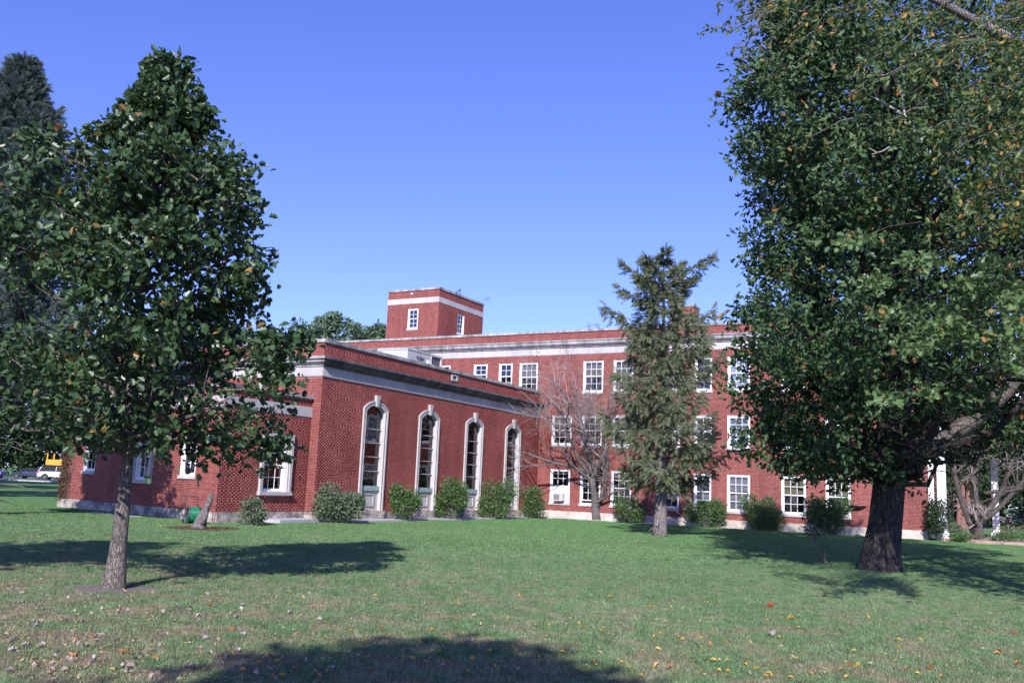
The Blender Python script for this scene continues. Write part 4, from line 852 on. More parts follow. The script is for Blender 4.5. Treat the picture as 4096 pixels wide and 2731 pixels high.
leaf_mesh('lower_needles', P, 0.36*r.uniform(0.7, 1.2, len(P)), np.stack([x, O, np.cross(x, O)], 2), 'sprig', M['needle_blue'], bs)
stab = [(10.95, 0.5, 0.5), (10.3, 1.35, 1.5), (9.6, 1.5, 1.6), (9.3, 0.9, 1.0), (8.7, 1.7, 1.9), (8.3, 1.8, 2.15), (7.6, 1.3, 1.4), (6.9, 2.1, 1.5), (6.5, 2.2, 1.3), (6.0, 1.3, 1.9), (5.3, 1.7, 2.2), (4.6, 2.1, 1.9), (4.1, 1.5, 2.0), (3.4, 2.3, 1.8), (2.9, 2.55, 2.3), (2.5, 2.1, 2.45), (2.2, 1.2, 2.0), (1.9, 1.0, 1.3)]
conifer('spruce_tree', (5.70, 34.29, 0), 10.3, 2.0, env_tab([(a, b*1.12, c*1.1) for a, b, c in stab], 9, 0.12), 'ragged green spruce with a bare lower trunk standing in front of the three-storey facade', 0.235, 92, 16, 8, 0.29, 'needle', 'bark_spruce', 35, droop=0.10, hang=1.0, dead=16, gapf=0.38, lmin=0.45)

# bare flowering trees
cb = (4.91, 49.0, 0)
bare_tree('crabapple_tree', cb, 'nearly bare tree with a twisted forked trunk before the leftmost ground-floor windows', [((4.85, 49.0, -0.05), (-0.05, 0, 1), 2.4, 0.225), ((4.98, 49.0, 1.0), (0.25, -0.1, 1), 2.6, 0.108), ((4.85, 49.0, 2.1), (-0.8, -0.3, 0.8), 3.7, 0.094), ((4.8, 48.9, 2.3), (-1, -0.2, 0.3), 3.9, 0.079), ((4.8, 48.9, 2.0), (-1, -0.3, 0.12), 3.2, 0.065), ((4.8, 49.0, 2.3), (-0.35, -0.1, 1), 3.6, 0.101), ((4.9, 49, 2.4), (0.2, -0.2, 1), 3.2, 0.086)], 4, 41, leaf=1, ratio=0.66, spread=0.6, kids=4, rmin=0.005)
rc = (22.05, 43.5, 0)
bare_tree('crabapple_tree', rc, 'bare grey multi-stemmed tree beside the white porch columns at the right edge', [((22.05, 43.5, -0.05), (0, 0, 1), 0.82, 0.311), ((21.85, 43.5, 0.4), (-0.45, 0, 1), 3.44, 0.163), ((22.10, 43.5, 0.8), (0.02, 0.1, 1), 3.44, 0.163), ((22.25, 43.5, 0.8), (0.5, -0.1, 1), 3.12, 0.148), ((22.35, 43.4, 1.0), (0.95, 0, 0.75), 2.62, 0.126), ((21.95, 43.5, 1.2), (-0.12, -0.1, 1), 2.95, 0.096), ((22.35, 43.4, 2.2), (1, -0.1, 0.6), 2.95, 0.089)], 4, 43, bmat='bark_rough', leaf=None, ratio=0.68, spread=0.55, kids=4, rmin=0.009)

# near tree on the right whose limb and drooping twigs hang into the top of the picture
nb = (9.4, 13.2, 0); nt_ = thing('overhanging_tree', nb, 'near tree whose grey limb and drooping twigs hang across the upper right corner', 'tree')
mb = MB(); mb.tube([(9.4, 13.2, -0.05), (9.4, 13.2, 0.3), (9.4, 13.2, 3), (9.5, 13.0, 6), (9.6, 12.8, 9), (9.6, 12.8, 12)], [0.36, 0.27, 0.23, 0.20, 0.13, 0.03], 12); mb.build('trunk', M['bark_grey'], nt_, smooth=True)
mb = MB(); L = [(9.45, 13.0, 5.0), tuple(at(4300, 330, 12.6)), tuple(at(4096, 185, 12.2)), tuple(at(3990, 135, 12.0)), tuple(at(3900, 85, 11.9)), tuple(at(3730, -5, 11.7)), tuple(at(3500, -160, 11.5)), tuple(at(3200, -300, 11.4))]
mb.tube(L, [0.13, 0.10, 0.082, 0.075, 0.068, 0.05, 0.04, 0.02], 8); mb.build('limb', M['bark_grey'], nt_, smooth=True)
r = np.random.default_rng(78); P = []
while len(P) < 3800:
    v = r.normal(size=3); v /= np.linalg.norm(v); q = np.array([10.2, 11.3, 6.0])+v*np.array([3.0, 3.6, 2.6])*r.uniform(0.3, 1)**0.4*(1+0.2*math.sin(v[0]*9+v[1]*7))
    if q[0] > 0.62*q[1]+0.55: P.append(q)
P = np.array(P); mb = MB()
for k in range(40): mb.tube([(9.5, 13.0, 4+k*0.12), tuple(P[k*20])], [0.05, 0.01], 4, False)
mb.build('branches', M['bark_grey'], nt_); leaf_mesh('side_crown', P, 0.24*r.uniform(0.7, 1.3, len(P)), rots(len(P), 0.3), 'tiny', M['leaf_over'], nt_)
r = np.random.default_rng(77); mb = MB(); P = []; O = []
for i in range(95):
    x0 = r.uniform(2950, 4350); y0 = r.uniform(-260, 130)+(max(0, x0-3600)*0.12); Y = r.uniform(11.2, 14); p = at(x0, y0, Y); d = np.array([-0.75+r.normal()*0.35, r.normal()*0.4, -0.35+r.normal()*0.25]); Ln = r.uniform(0.5, 1.5); pts = [p]
    if x0 < 3150: d = np.array([-0.95, r.normal()*0.3, -0.05+r.normal()*0.12]); Ln = min(Ln, 0.75)
    for k in range(5):
        d = d/np.linalg.norm(d); pts.append(pts[-1]+d*Ln/5); d = d+np.array([0, 0, -0.16])+r.normal(size=3)*0.12
    mb.tube([tuple(q) for q in pts], [0.006, 0.0055, 0.005, 0.004, 0.003, 0.002], 3, False)
    for k in range(int(Ln*34)):
        u = r.uniform(0.15, 1)*5; i0 = min(int(u), 4); q = pts[i0]*(1-(u-i0))+pts[i0+1]*(u-i0); P.append(q+r.normal(size=3)*0.025); dd = (pts[i0+1]-pts[i0]); O.append(dd/np.linalg.norm(dd)+r.normal(size=3)*0.5+np.array([0, 0, -0.5]))
for (x0, y0) in [(3050, 50), (3080, 30)]:
    for tip in [(2860, 118), (2900, 130), (2940, 12), (2915, 225), (2960, 240)]:
        a = at(x0, y0, 12.2); b_ = at(*tip, 12.0); pts = polyline(a, b_, 6, 0.02, r, 0.02); mb.tube([tuple(q) for q in pts], 0.004, 3, False)
        for k in range(5): P.append(b_*(1-k*0.06)+a*(k*0.06)+r.normal(size=3)*0.02); O.append(np.array([-0.6, 0, -0.8])+r.normal(size=3)*0.4)
for k in range(64):
    x0 = 4180-abs(r.normal())*420; y0 = r.uniform(120, 1000)
    if y0 > 650 and x0 < 3700: x0 += 350
    Y = r.uniform(10.4, 13.0); c0 = at(x0, y0, Y); s0 = at(x0+r.uniform(150, 350), y0-r.uniform(40, 160), Y+0.3); pts = polyline(s0, c0, 5, 0.03, r, -0.03); mb.tube([tuple(q) for q in pts], [0.007, 0.006, 0.005, 0.003, 0.002], 3, False)
    for j in range(64): P.append(c0+(s0-c0)*r.uniform(-0.1, 0.6)+r.normal(size=3)*np.array([0.16, 0.2, 0.11])); O.append(np.array([-0.6, -0.2, -0.6])+r.normal(size=3)*0.5)
for (x, y, x2, y2) in [(3870, 440, 3830, 640), (3880, 380, 3860, 600), (3850, 420, 3790, 520), (3900, 400, 3850, 560), (3860, 560, 3820, 640)]:
    pts = polyline(at(x, y, 12), at(x2, y2, 12), 6, 0.04, r); mb.tube([tuple(q) for q in pts], 0.005, 3, False)
mb.build('twigs', M['bark_grey'], nt_, kind='stuff'); P = np.array(P); leaf_mesh('crown', P, 0.085*r.uniform(0.7, 1.3, len(P)), rots(len(P), 0.2, np.array(O), 0.1), 'oval', M['leaf_over'], nt_)

# trees outside the picture whose shade falls on the lawn
def simple_tree(name, base, h, zlo, rad, label, seed, lmat='leaf_dark', lsize=0.4, nl=26, ns=9, nt2=4, lp=6, cat='tree', bmat='bark_oak', group=None, tmpl='tiny', spread=0.45, lumps=0.22, tr=None, up=0.4):
    tab = [(h+0.1, 0.2, 0.2), (h-0.12*(h-zlo), rad*0.62, rad*0.6), (zlo+0.6*(h-zlo), rad*0.95, rad*0.95), (zlo+0.3*(h-zlo), rad, rad), (zlo, rad*0.55, rad*0.6)]
    x, y = base[0], base[1]; tr = tr or 0.02*h
    return broadleaf(name, base, label, cat, zlo, h, env_tab(tab, seed, lumps), [(x, y, -0.05), (x, y, zlo), (x+0.1, y, (zlo+h)/2), (x, y, h-0.2)], [tr*1.2, tr, tr*0.6, 0.03], nl, ns, nt2, lp, lsize, tmpl, lmat, bmat, seed, rise=0.5, up=up, spread=spread, trunk_sides=10, twigs=False, group=group)
simple_tree('shade_tree', (-3.15, -6.6, 0), 10.35, 5.6, 2.45, 'leafy tree standing behind the viewer and shading the near lawn', 51, lsize=0.3, nl=34)
simple_tree('shade_tree', (-10.6, 7.6, 0), 8.6, 3.6, 2.5, 'leafy tree outside the left edge, near the left lawn tree', 52, lsize=0.3)
simple_tree('shade_tree', (-31.5, 41, 0), 15, 2.0, 5.6, 'broad dark tree outside the left edge, beyond the blue spruce', 53, lsize=0.5, nl=50)

simple_tree('shade_tree', (-41, 58, 0), 15, 2.0, 6, 'dark tree outside the left edge, between the far lawn and the blue spruce', 54, lsize=0.55, nl=44)
simple_tree('shade_tree', (-51.5, 76, 0), 16, 2.0, 7, 'farthest of the dark trees outside the left edge of the lawn', 55, lsize=0.6, nl=44)
# ------------------------------------------------------------------ background trees
bgl = [(-17.5, 88, 17.4, 5.0, 'rounded green tree above the roofline, left of the brick tower', 'leaf_far'), (-13.6, 92, 17.2, 3.6, 'green tree whose crown touches the left side of the brick tower', 'leaf_far'), (-26, 82, 15.0, 5, 'background tree behind the chapel roof, seen through the left lawn tree', 'leaf_far'),
       (-33, 78, 14.0, 5.5, 'dark background tree behind the low block', 'leaf_dark'), (-58, 92, 15, 6, 'dark background tree seen beneath the left lawn tree', 'leaf_dark'), (-72, 104, 15, 6, 'dark tree in front of the car park at the far left', 'leaf_dark')]
for i, (x, y, h, rr, lb, mt) in enumerate(bgl):
    simple_tree('background_tree', (x, y, 0), h, 5.2 if i > 2 else h*0.4, rr, lb, 60+i, lmat=mt, lsize=0.42, nl=46, ns=10, nt2=4, lp=7, spread=0.5, group='background trees on the left', tmpl='tiny')
for i, (x, h, rr) in enumerate([(-98, 12, 8), (-86, 14, 8), (-74, 13, 8), (-62, 12, 7), (-50, 13, 7)]):
    simple_tree('background_tree', (x, 143+(i % 2)*6, 0), h, 1.2, rr, ['leftmost', 'second', 'third', 'fourth', 'rightmost'][i]+' of the dark trees in a row behind the parked cars', 70+i, lmat='leaf_dark', lsize=0.75, nl=34, ns=10, nt2=4, lp=6, spread=0.8, group='trees behind the parked cars')
rgt = [(34, 70, 11, 5.5, 'leaf_dark', 'dark green tree behind the porch columns'), (41, 72, 12, 5.5, 'leaf_dark', 'dense dark tree behind the bare tree at the right'), (48, 78, 14, 6.5, 'leaf_far', 'lighter green tree at the right edge beyond the log pile'), (56, 88, 15, 8, 'leaf_dark', 'tall dark tree at the far right edge'), (45, 92, 15, 7, 'leaf_dark', 'dark tree far behind the porch'), (36, 92, 14, 6, 'leaf_far', 'mid green tree far behind the porch columns'), (62, 104, 18, 9, 'leaf_dark', 'farthest dark tree at the right edge'), (52, 110, 17, 8, 'leaf_dark', 'dark tree closing the gap at the far right')]
for i, (x, y, h, rr, mt, lb) in enumerate(rgt):
    simple_tree('background_tree', (x, y, 0), h, 0.8 if i != 1 else 1.6, rr, lb, 80+i, lmat=mt, lsize=0.42, nl=44, ns=10, nt2=4, lp=7, spread=0.55, group='background trees on the right')
for i, (px, w) in enumerate([(3833, 10), (3850, 8), (3868, 9)]):
    q = at(px, 2060, 62); t = thing('cedar_tree', (q[0], 62, 0), ['left', 'middle', 'right'][i]+' of three reddish shaggy trunks beyond the porch', 'tree', 'reddish trunks beyond the porch'); mb = MB(); mb.tube([(q[0], 62, -0.05), (q[0]+0.1, 62, 2), (q[0]+0.2*(i-1), 62, 5.5)], [0.17, 0.13, 0.08], 8); mb.build('trunk', m_noisy('reddish_bark', (0.16, 0.075, 0.06), (0.30, 0.16, 0.13), 9, 0.9) if i == 0 else bpy.data.materials['reddish_bark'], t)
    r = np.random.default_rng(90+i); n = 500; P = np.array([q[0], 62, 4.6])+r.normal(size=(n, 3))*np.array([0.8, 0.8, 0.9]); leaf_mesh('crown', P, 0.3*r.uniform(0.7, 1.2, n), rots(n, 0.3), 'tiny', M['leaf_dark'], t)

# ------------------------------------------------------------------ shrubs along the building
def S(s, o): q = SIDE.p(s, o, 0); return (q[0], q[1], 0)
SH = [((-8.05, 30.0, 0), 0.82, 0.86, 'thin small shrub before the low block, right of the broken stump', 'leaf_shrub_grey', 900, 0.5),
      ((-6.05, 34.2, 0), 1.65, 1.42, 'wide clipped grey-green shrub left of the first arched window', 'leaf_shrub_grey', 3600, 0.1),
      ((-4.15, 38.6, 0), 1.22, 1.50, 'upright bright green shrub between the first and second arched windows', 'leaf_shrub', 2300, 0.25),
      ((-2.35, 42.0, 0), 1.60, 1.72, 'tall green shrub between the second and third arched windows', 'leaf_shrub', 3000, 0.2),
      ((-0.35, 45.2, 0), 1.70, 1.72, 'bushy green shrub between the third and fourth arched windows', 'leaf_shrub', 3000, 0.25),
      ((1.5, 48.3, 0), 1.30, 1.50, 'dark shrub in the corner where the chapel meets the main block', 'leaf_shrub', 2000, 0.2),
      ((6.35, 47.4, 0), 1.40, 1.30, 'low shrub right of the crabapple trunk, below the third ground-floor window', 'leaf_shrub', 2000, 0.15),
      ((9.75, 45.4, 0), 1.75, 1.36, 'rounded shrub right of the spruce trunk', 'leaf_shrub', 2600, 0.12),
      ((12.4, 44.4, 0), 1.90, 1.70, 'large rounded shrub between the two large ground-floor windows left of the oak', 'leaf_shrub', 3400, 0.1),
      ((15.2, 43.3, 0), 1.90, 1.65, 'large shrub below the last ground-floor window, behind the sapling', 'leaf_shrub', 3200, 0.12),
      ((16.55, 43.6, 0), 1.0, 1.25, 'shrub half hidden behind the left side of the oak trunk', 'leaf_shrub', 1800, 0.12),
      ((19.05, 40.9, 0), 1.0, 1.7, 'loose dark shrub in front of the white porch columns', 'leaf_dark', 1700, 0.6),
      ((20.4, 42.4, 0), 1.2, 0.75, 'low shrub left of the bare tree at the right', 'leaf_shrub_grey', 900, 0.4),
      ((22.3, 53.5, 0), 2.4, 2.2, 'tall green shrub behind the porch columns', 'leaf_shrub', 2200, 0.3)]
for i, (b_, w, h, lb, mt, n, lo) in enumerate(SH): shrub(b_, w*1.06, h*1.06, lb, 100+i, mt, n=int(n*1.7), loose=lo, ls=0.095)
rs = shrub((23.2, 43, 0), 1.3, 0.85, 'rose bush with pink flowers right of the bare tree', 120, 'leaf_shrub', n=900, loose=0.5, name='rose_bush', group=None)
r = np.random.default_rng(6); P = np.array([23.1, 42.8, 0.65])+r.normal(size=(26, 3))*np.array([0.3, 0.3, 0.16]); leaf_mesh('flowers', P, 0.1*np.ones(26), rots(26, 0.3), 'tiny', M['pink'], rs)
rs2 = shrub((21.2, 42.0, 0), 0.9, 0.35, 'low tangle of ground plants before the bare tree', 121, 'leaf_shrub_grey', n=500, loose=0.5, group=None)
for i, (x, y, w, h, lb) in enumerate([(21.9, 41.2, 1.3, 0.5, 'low dark planting left of the rose bush'), (19.9, 40.6, 0.9, 0.45, 'low dark plants at the foot of the first porch column'), (23.6, 41.4, 1.5, 0.55, 'low dark planting at the right edge before the porch'), (25.2, 42.2, 1.6, 0.8, 'bushy dark plants at the far right edge of the porch')]): shrub((x, y, 0), w, h, lb, 140+i, 'leaf_shrub', n=1100, loose=0.5)
# ivy climbing the far left corner of the low block
iv = thing('ivy', LOWF.p(11.3, 0, 0), 'dry brownish ivy climbing the far left corner of the low brick block', 'climbing plant'); r = np.random.default_rng(9); n = 2600
sv = 11.75-np.abs(r.normal(size=n))*0.45; zv = r.uniform(0.3, 4.4, n); P = LOWF.P(np.stack([sv, 0.03+np.abs(r.normal(size=n))*0.06, zv], 1)); leaf_mesh('leaves', P, 0.09*r.uniform(0.6, 1.2, n), rots(n, 0.2, np.tile([-0.5, -0.5, -0.5], (n, 1))), 'oval', m_leaf('dry_ivy_leaf', [(0, (0.08, 0.045, 0.03)), (0.6, (0.14, 0.08, 0.05)), (1, (0.08, 0.09, 0.04))], 0.7, 0.2, 0.15), iv)
mb = MB()
for k in range(5): mb.tube([LOWF.p(11.7-k*0.15, 0.02, 0), LOWF.p(11.6-k*0.2, 0.03, 1.5), LOWF.p(11.65-k*0.12, 0.02, 4)], [0.02, 0.014, 0.006], 4, False)
mb.build('stems', M['bark_grey'], iv)
# weeds on the parapet
for i, x in enumerate((2352, 2388, 1945)):
    q = at(x, 1318 if i < 2 else 1206, 50.6 if i < 2 else 68.5); t = thing('weed', q, ['small weed growing on the main parapet left of the spruce', 'smaller weed on the main parapet nearest the spruce', 'weed growing on the roof tower parapet'][i], 'plant'); r = np.random.default_rng(i); n = 22
    mb = MB()
    for k in range(4): mb.tube([tuple(q), tuple(q+np.array([r.normal()*0.12, 0, 0.2])), tuple(q+np.array([r.normal()*0.15, 0, 0.36]))], 0.008, 3, False)
    mb.build('stems', M['twig'], t); leaf_mesh('leaves', q+np.array([0, 0, 0.22])+r.normal(size=(n, 3))*np.array([0.12, 0.1, 0.09]), 0.09*np.ones(n), rots(n, 0.2), 'oval', M['leaf_dark'], t)
# sapling before the oak
sp = thing('sapling', (7.85, 23.0, 0), 'small dark sapling with thin stems in the shade left of the oak trunk', 'tree'); mb = MB(); r = np.random.default_rng(15); P = []
for k in range(4):
    b_ = np.array([7.85+r.uniform(-0.25, 0.25), 23.0+r.uniform(-0.15, 0.15), 0]); tp = np.array([7.75+r.uniform(-0.35, 0.3), 23.0+r.uniform(-0.3, 0.3), r.uniform(1.2, 1.75)]); L = polyline(b_, tp, 6, 0.03, r); mb.tube([tuple(q) for q in L], [0.016, 0.014, 0.012, 0.009, 0.006, 0.003], 4, False)
    for j in range(110): P.append(b_+(tp-b_)*r.uniform(0.55, 1.03)+r.normal(size=3)*np.array([0.15, 0.15, 0.1]))
mb.build('stems', M['bark_grey'], sp); P = np.array(P); leaf_mesh('leaves', P, 0.10*r.uniform(0.7, 1.2, len(P)), rots(len(P), 0.4), 'oak', M['leaf_oak'], sp)

# ================================================================== THINGS ON THE LAWN
# broken leaning stump in a ring of mulch
mr = MB(); c0 = np.array([-8.72, 27.2]); n = 40; r = np.random.default_rng(3); V = [(c0[0], c0[1], 0.05)]+[(c0[0]+math.cos(t)*(0.98+0.16*r.normal()*0.6), c0[1]+math.sin(t)*(0.85+0.1*r.normal()), 0.004) for t in np.linspace(0, 2*math.pi, n, endpoint=False)]
mr.add(V, [(0, 1+k, 1+(k+1) % n) for k in range(n)]); mr.build('mulch', M['mulch'], kind='stuff')
mr = MB()
for k in range(700):
    a = r.uniform(0, 6.28); q = math.sqrt(r.uniform(0, 1))*1.05; p = np.array([c0[0]+math.cos(a)*q, c0[1]+math.sin(a)*q*0.9, 0.035+r.uniform(0, 0.02)]); d = r.normal(size=3); d[2] *= 0.3; d /= np.linalg.norm(d); s_ = np.cross(d, [0, 0, 1]); L = r.uniform(0.03, 0.07)
    mr.add([p-d*L-s_*0.012, p-d*L+s_*0.012, p+d*L+s_*0.01, p+d*L-s_*0.01], [(0, 1, 2, 3)])
mr.build('mulch_chips', M['mulch'], kind='stuff')
st = thing('tree_stump', (-8.78, 27.1, 0), 'broken grey trunk stub leaning right in a ring of red mulch near the low block', 'stump')
mb = MB(); mb.tube([(-8.82, 27.1, -0.03), (-8.80, 27.1, 0.06), (-8.76, 27.1, 0.25), (-8.70, 27.1, 0.45), (-8.64, 27.1, 0.62), (-8.56, 27.1, 0.82), (-8.53, 27.1, 1.0), (-8.525, 27.1, 1.04)], [0.25, 0.21, 0.17, 0.135, 0.095, 0.08, 0.075, 0.045], 14)
V = np.array(mb.V); nn = rng.normal(size=V.shape)*0.008; mb.V = [tuple(v) for v in V+nn]; mb.build('trunk', M['bark_grey'], st, smooth=True)
mb = MB(); mb.tube([(-8.70, 27.02, 0.15), (-8.62, 27.0, 0.42), (-8.60, 27.0, 0.54)], [0.10, 0.075, 0.04], 9); mb.build('broken_fork', M['bark_grey'], st, smooth=True)

# garden hose reel cart
hr = thing('hose_reel_cart', (-9.95, 29.6, 0), 'wheeled hose reel cart wound with bright green garden hose, left of the leaning stump', 'hose reel'); hc = np.array([-9.84, 29.6, 0]); a = R(-58); ex = np.array([math.cos(a), math.sin(a), 0]); ey = np.array([-math.sin(a), math.cos(a), 0])
def HP(x, y, z): return tuple(hc+ex*x+ey*y+np.array([0, 0, z]))
mb = MB()
for y in (-0.19, 0.19): mb.tube([HP(-0.32, y, 0.07), HP(-0.31, y, 0.5), HP(-0.34, y, 0.72), HP(-0.36, y, 0.86)], 0.014, 6); mb.tube([HP(-0.31, y, 0.5), HP(0.02, y, 0.36), HP(0.1, y, 0.06)], 0.012, 6); mb.tube([HP(-0.32, y, 0.3), HP(0.24, y, 0.3), HP(0.24, y, 0.05)], 0.012, 6)
mb.tube([HP(-0.36, -0.19, 0.86), HP(-0.36, 0.19, 0.86)], 0.016, 6); mb.tube([HP(-0.36, 0.19, 0.7), HP(-0.1, 0.19, 0.48), HP(0, 0.1, 0.4)], 0.012, 6); mb.build('frame', M['dark_metal'], hr)
mb = MB(); rot = Matrix(((ex[0], ey[0], 0), (ex[1], ey[1], 0), (0, 0, 1))).to_4x4()
mb.lathe([(0.24, -0.19), (0.25, -0.17), (0.25, -0.165), (0.06, -0.16), (0.06, 0.16), (0.25, 0.165), (0.25, 0.17), (0.24, 0.19)], HP(0.03, 0, 0.3), 22, 'Y', rot); mb.build('drum', M['dark_metal'], hr, smooth=False)
mb = MB(); pts = []
for k in range(10*18+1):
    t = k/18*2*math.pi; pts.append(HP(0.03+math.cos(t)*0.20*(1-0.02*(k % 5)), -0.145+0.29*(k/180), 0.3+math.sin(t)*0.205))
mb.tube(pts, 0.017, 6)
pts = [HP(0.03+math.cos(k/16*2*math.pi)*0.235, 0.13-0.26*(k/128), 0.3+math.sin(k/16*2*math.pi)*0.235) for k in range(129)]; mb.tube(pts, 0.017, 6)
mb.tube([HP(0.2, -0.14, 0.45), HP(0.27, -0.2, 0.3), HP(0.2, -0.24, 0.12), HP(0.1, -0.25, 0.03), HP(0.3, -0.22, 0.02)], 0.016, 6); mb.build('hose', M['hose'], hr, smooth=True)
for x, y in ((-0.3, -0.22), (-0.3, 0.22), (0.16, -0.22)):
    mb = MB(); mb.lathe([(0.0, -0.02), (0.05, -0.022), (0.085, -0.02), (0.09, 0), (0.085, 0.02), (0.05, 0.022), (0, 0.02)], HP(x, y, 0.09), 16, 'Y', rot); mb.build('wheel', M['rubber'], hr)

# birdbath half behind the oak
bb = thing('birdbath', (16.28, 43.0, 0), 'dark shallow birdbath bowl on a post behind the left edge of the oak trunk', 'birdbath')
mb = MB(); mb.lathe([(0, 1.22), (0.12, 1.24), (0.30, 1.30), (0.42, 1.37), (0.44, 1.40), (0.41, 1.40), (0.28, 1.34), (0, 1.30)], (16.28, 43.0, 0), 24); mb.build('bowl', M['dark_metal'], bb, smooth=True)
mb = MB(); mb.lathe([(0.2, 0), (0.2, 0.05), (0.06, 0.12), (0.045, 0.6), (0.05, 1.15), (0.10, 1.23)], (16.28, 43.0, 0), 14); mb.build('post', M['dark_metal'], bb, smooth=True)

# window air conditioner, first ground-floor window
w0 = FAC.p(1.39, 0.0, 0.84); ac = thing('window_air_conditioner', w0, 'boxy white air conditioner sticking out of the lower half of the leftmost ground-floor window', 'air conditioner')
mb = MB(); FAC.box(mb, 0.87, 1.91, -0.12, -0.09, 0.90, 1.72); mb.build('filler_panel', M['white'], ac)
mb = MB(); FAC.box(mb, 1.13, 1.70, -0.088, 0.30, 0.95, 1.35); cas = mb.build('casing', M['tan_metal'], ac)
mb = MB(); FAC.box(mb, 1.18, 1.52, 0.301, 0.306, 1.0, 1.30); mb.build('grille', M['coil'], cas)
for k in range(7):
    mb = MB(); FAC.box(mb, 1.18, 1.52, 0.306, 0.312, 1.015+k*0.042, 1.025+k*0.042); mb.build('fin', M['tan_metal'], cas)
mb = MB(); FAC.box(mb, 1.55, 1.66, 0.301, 0.31, 1.0, 1.30); mb.build('side_vent', M['grey_metal'], cas)

# rooftop unit on the chapel
RU = Fr((A+df*-4.0), ds, df); ru = thing('rooftop_unit', RU.p(12.5, -1, 6.3), 'large pale grey rooftop air handling unit behind the chapel parapet', 'rooftop unit')
mb = MB(); RU.box(mb, 11.15, 13.24, -1.9, 0, 6.45, 8.30); cab = mb.build('cabinet', M['grey_metal'], ru)
mb = MB(); RU.box(mb, 11.12, 13.27, -1.93, 0.03, 8.303, 8.36); mb.build('lid', M['tan_metal'], ru)
for s0 in (11.95, 12.6):
    mb = MB(); RU.box(mb, s0, s0+0.02, 0.002, 0.012, 6.5, 8.28); mb.build('seam', M['grey_metal'], cab)
for k in range(2):
    mb = MB(); RU.box(mb, 11.32, 11.48, 0.003, 0.02, 7.72-k*0.22, 7.86-k*0.22); mb.build('access_plate', M['tan_metal'], cab)
mb = MB(); RU.boxp([RU.p(13.0, 0, 7.55), RU.p(12.7, 0.45, 7.55), RU.p(13.24, 0.45, 7.55), RU.p(13.24, 0, 7.55), RU.p(13.1, 0, 8.1), RU.p(13.1, 0.02, 8.1), RU.p(13.24, 0.02, 8.1), RU.p(13.24, 0, 8.1)]) if hasattr(RU, 'boxp') else mb.boxp([RU.p(12.65, 0.01, 7.45), RU.p(12.65, 0.42, 7.45), RU.p(13.2, 0.42, 7.45), RU.p(13.2, 0.01, 7.45), RU.p(12.95, 0.01, 8.0), RU.p(12.95, 0.03, 8.0), RU.p(13.2, 0.03, 8.0), RU.p(13.2, 0.01, 8.0)])
mb.build('hood', M['tan_metal'], ru)
mb = MB(); RU.box(mb, 13.26, 14.35, -1.8, -0.05, 6.45, 8.25); cn = mb.build('condenser_section', M['coil'], ru)
for s0 in (13.27, 14.27):
    mb = MB(); RU.box(mb, s0, s0+0.08, -0.05, 0.03, 6.45, 8.36); mb.build('corner_post', M['tan_metal'], cn)
mb = MB(); RU.box(mb, 13.26, 14.36, -1.85, 0.03, 8.262, 8.36); mb.build('top_grille', M['grey_metal'], cn)
mb = MB(); RU.box(mb, 10.9, 14.5, -1.9, 0.0, 6.3, 6.44); mb.build('curb', M['dark_metal'], ru)
mb = MB(); Q = Fr((A+df*-4.9), ds, df); Q.box(mb, 10.6, 10.95, -0.5, -0.1, 6.8, 7.95); tag(mb.build('duct_box', M['tan_metal']), 'small beige metal box beside the rooftop unit', 'metal box')
tc = bpy.data.curves.new('lettering', 'FONT'); tc.body = 'YORK'; tc.size = 0.30; tc.extrude = 0.004; tc.align_x = 'CENTER'
to = bpy.data.objects.new('lettering_source', tc); col.objects.link(to); bpy.context.view_layer.update()
me = bpy.data.meshes.new_from_object(to.evaluated_get(bpy.context.evaluated_depsgraph_get())); me.materials.clear(); me.materials.append(M['lettering']); bpy.data.objects.remove(to)
q = RU.p(12.28, 0.02, 7.86); Mx = Matrix(((ds[0], 0, df[0], q[0]), (ds[1], 0, df[1], q[1]), (0, 1, 0, q[2]), (0, 0, 0, 1))); inst('lettering', me, Mx, cab)

# red hydrant, sign and log pile far right
q = gnd(3849, 2082); hy = thing('fire_hydrant', (q[0], q[1], 0), 'small red hydrant beyond the porch, between the reddish trunks', 'hydrant')
mb = MB(); mb.lathe([(0.2, 0), (0.2, 0.08), (0.13, 0.1), (0.13, 0.75), (0.18, 0.77), (0.18, 0.85), (0.12, 0.95), (0, 1.02)], (q[0], q[1], 0), 14); mb.build('barrel', M['red'], hy, smooth=True)
for s_ in (-1, 1):
    mb = MB(); mb.tube([(q[0]+s_*0.1, q[1], 0.6), (q[0]+s_*0.26, q[1], 0.6)], 0.07, 8); mb.build('nozzle', M['red'], hy)
r = np.random.default_rng(44); q = gnd(4040, 2088)
for i in range(14):
    cx = q[0]+r.uniform(-2.0, 2.2); cy = q[1]+r.uniform(-1.2, 1.2); an = r.normal()*0.5; L = r.uniform(1.0, 2.6); rad = r.uniform(0.10, 0.26); z = rad+max(0, 1.0-abs(cx-q[0])*0.4)*r.uniform(0, 1.0); d = np.array([math.cos(an), math.sin(an), r.uniform(-0.35, 0.35)])
    mb = MB(); c_ = np.array([cx, cy, z]); mb.tube([tuple(c_-d*L/2), tuple(c_+np.array([0, 0, 0.06])), tuple(c_+d*L/2)], [rad, rad*0.95, rad*0.8], 8); tag(mb.build('log', M['stain_wood'], smooth=False), 'weathered log in the loose pile at the far right edge of the lawn', 'log', 'logs in the pile at the far right')
mb = MB(); mb.box(30, 90, 66, 69.5, -0.1, 0.012); mb.build('path', M['asphalt'], kind='structure')

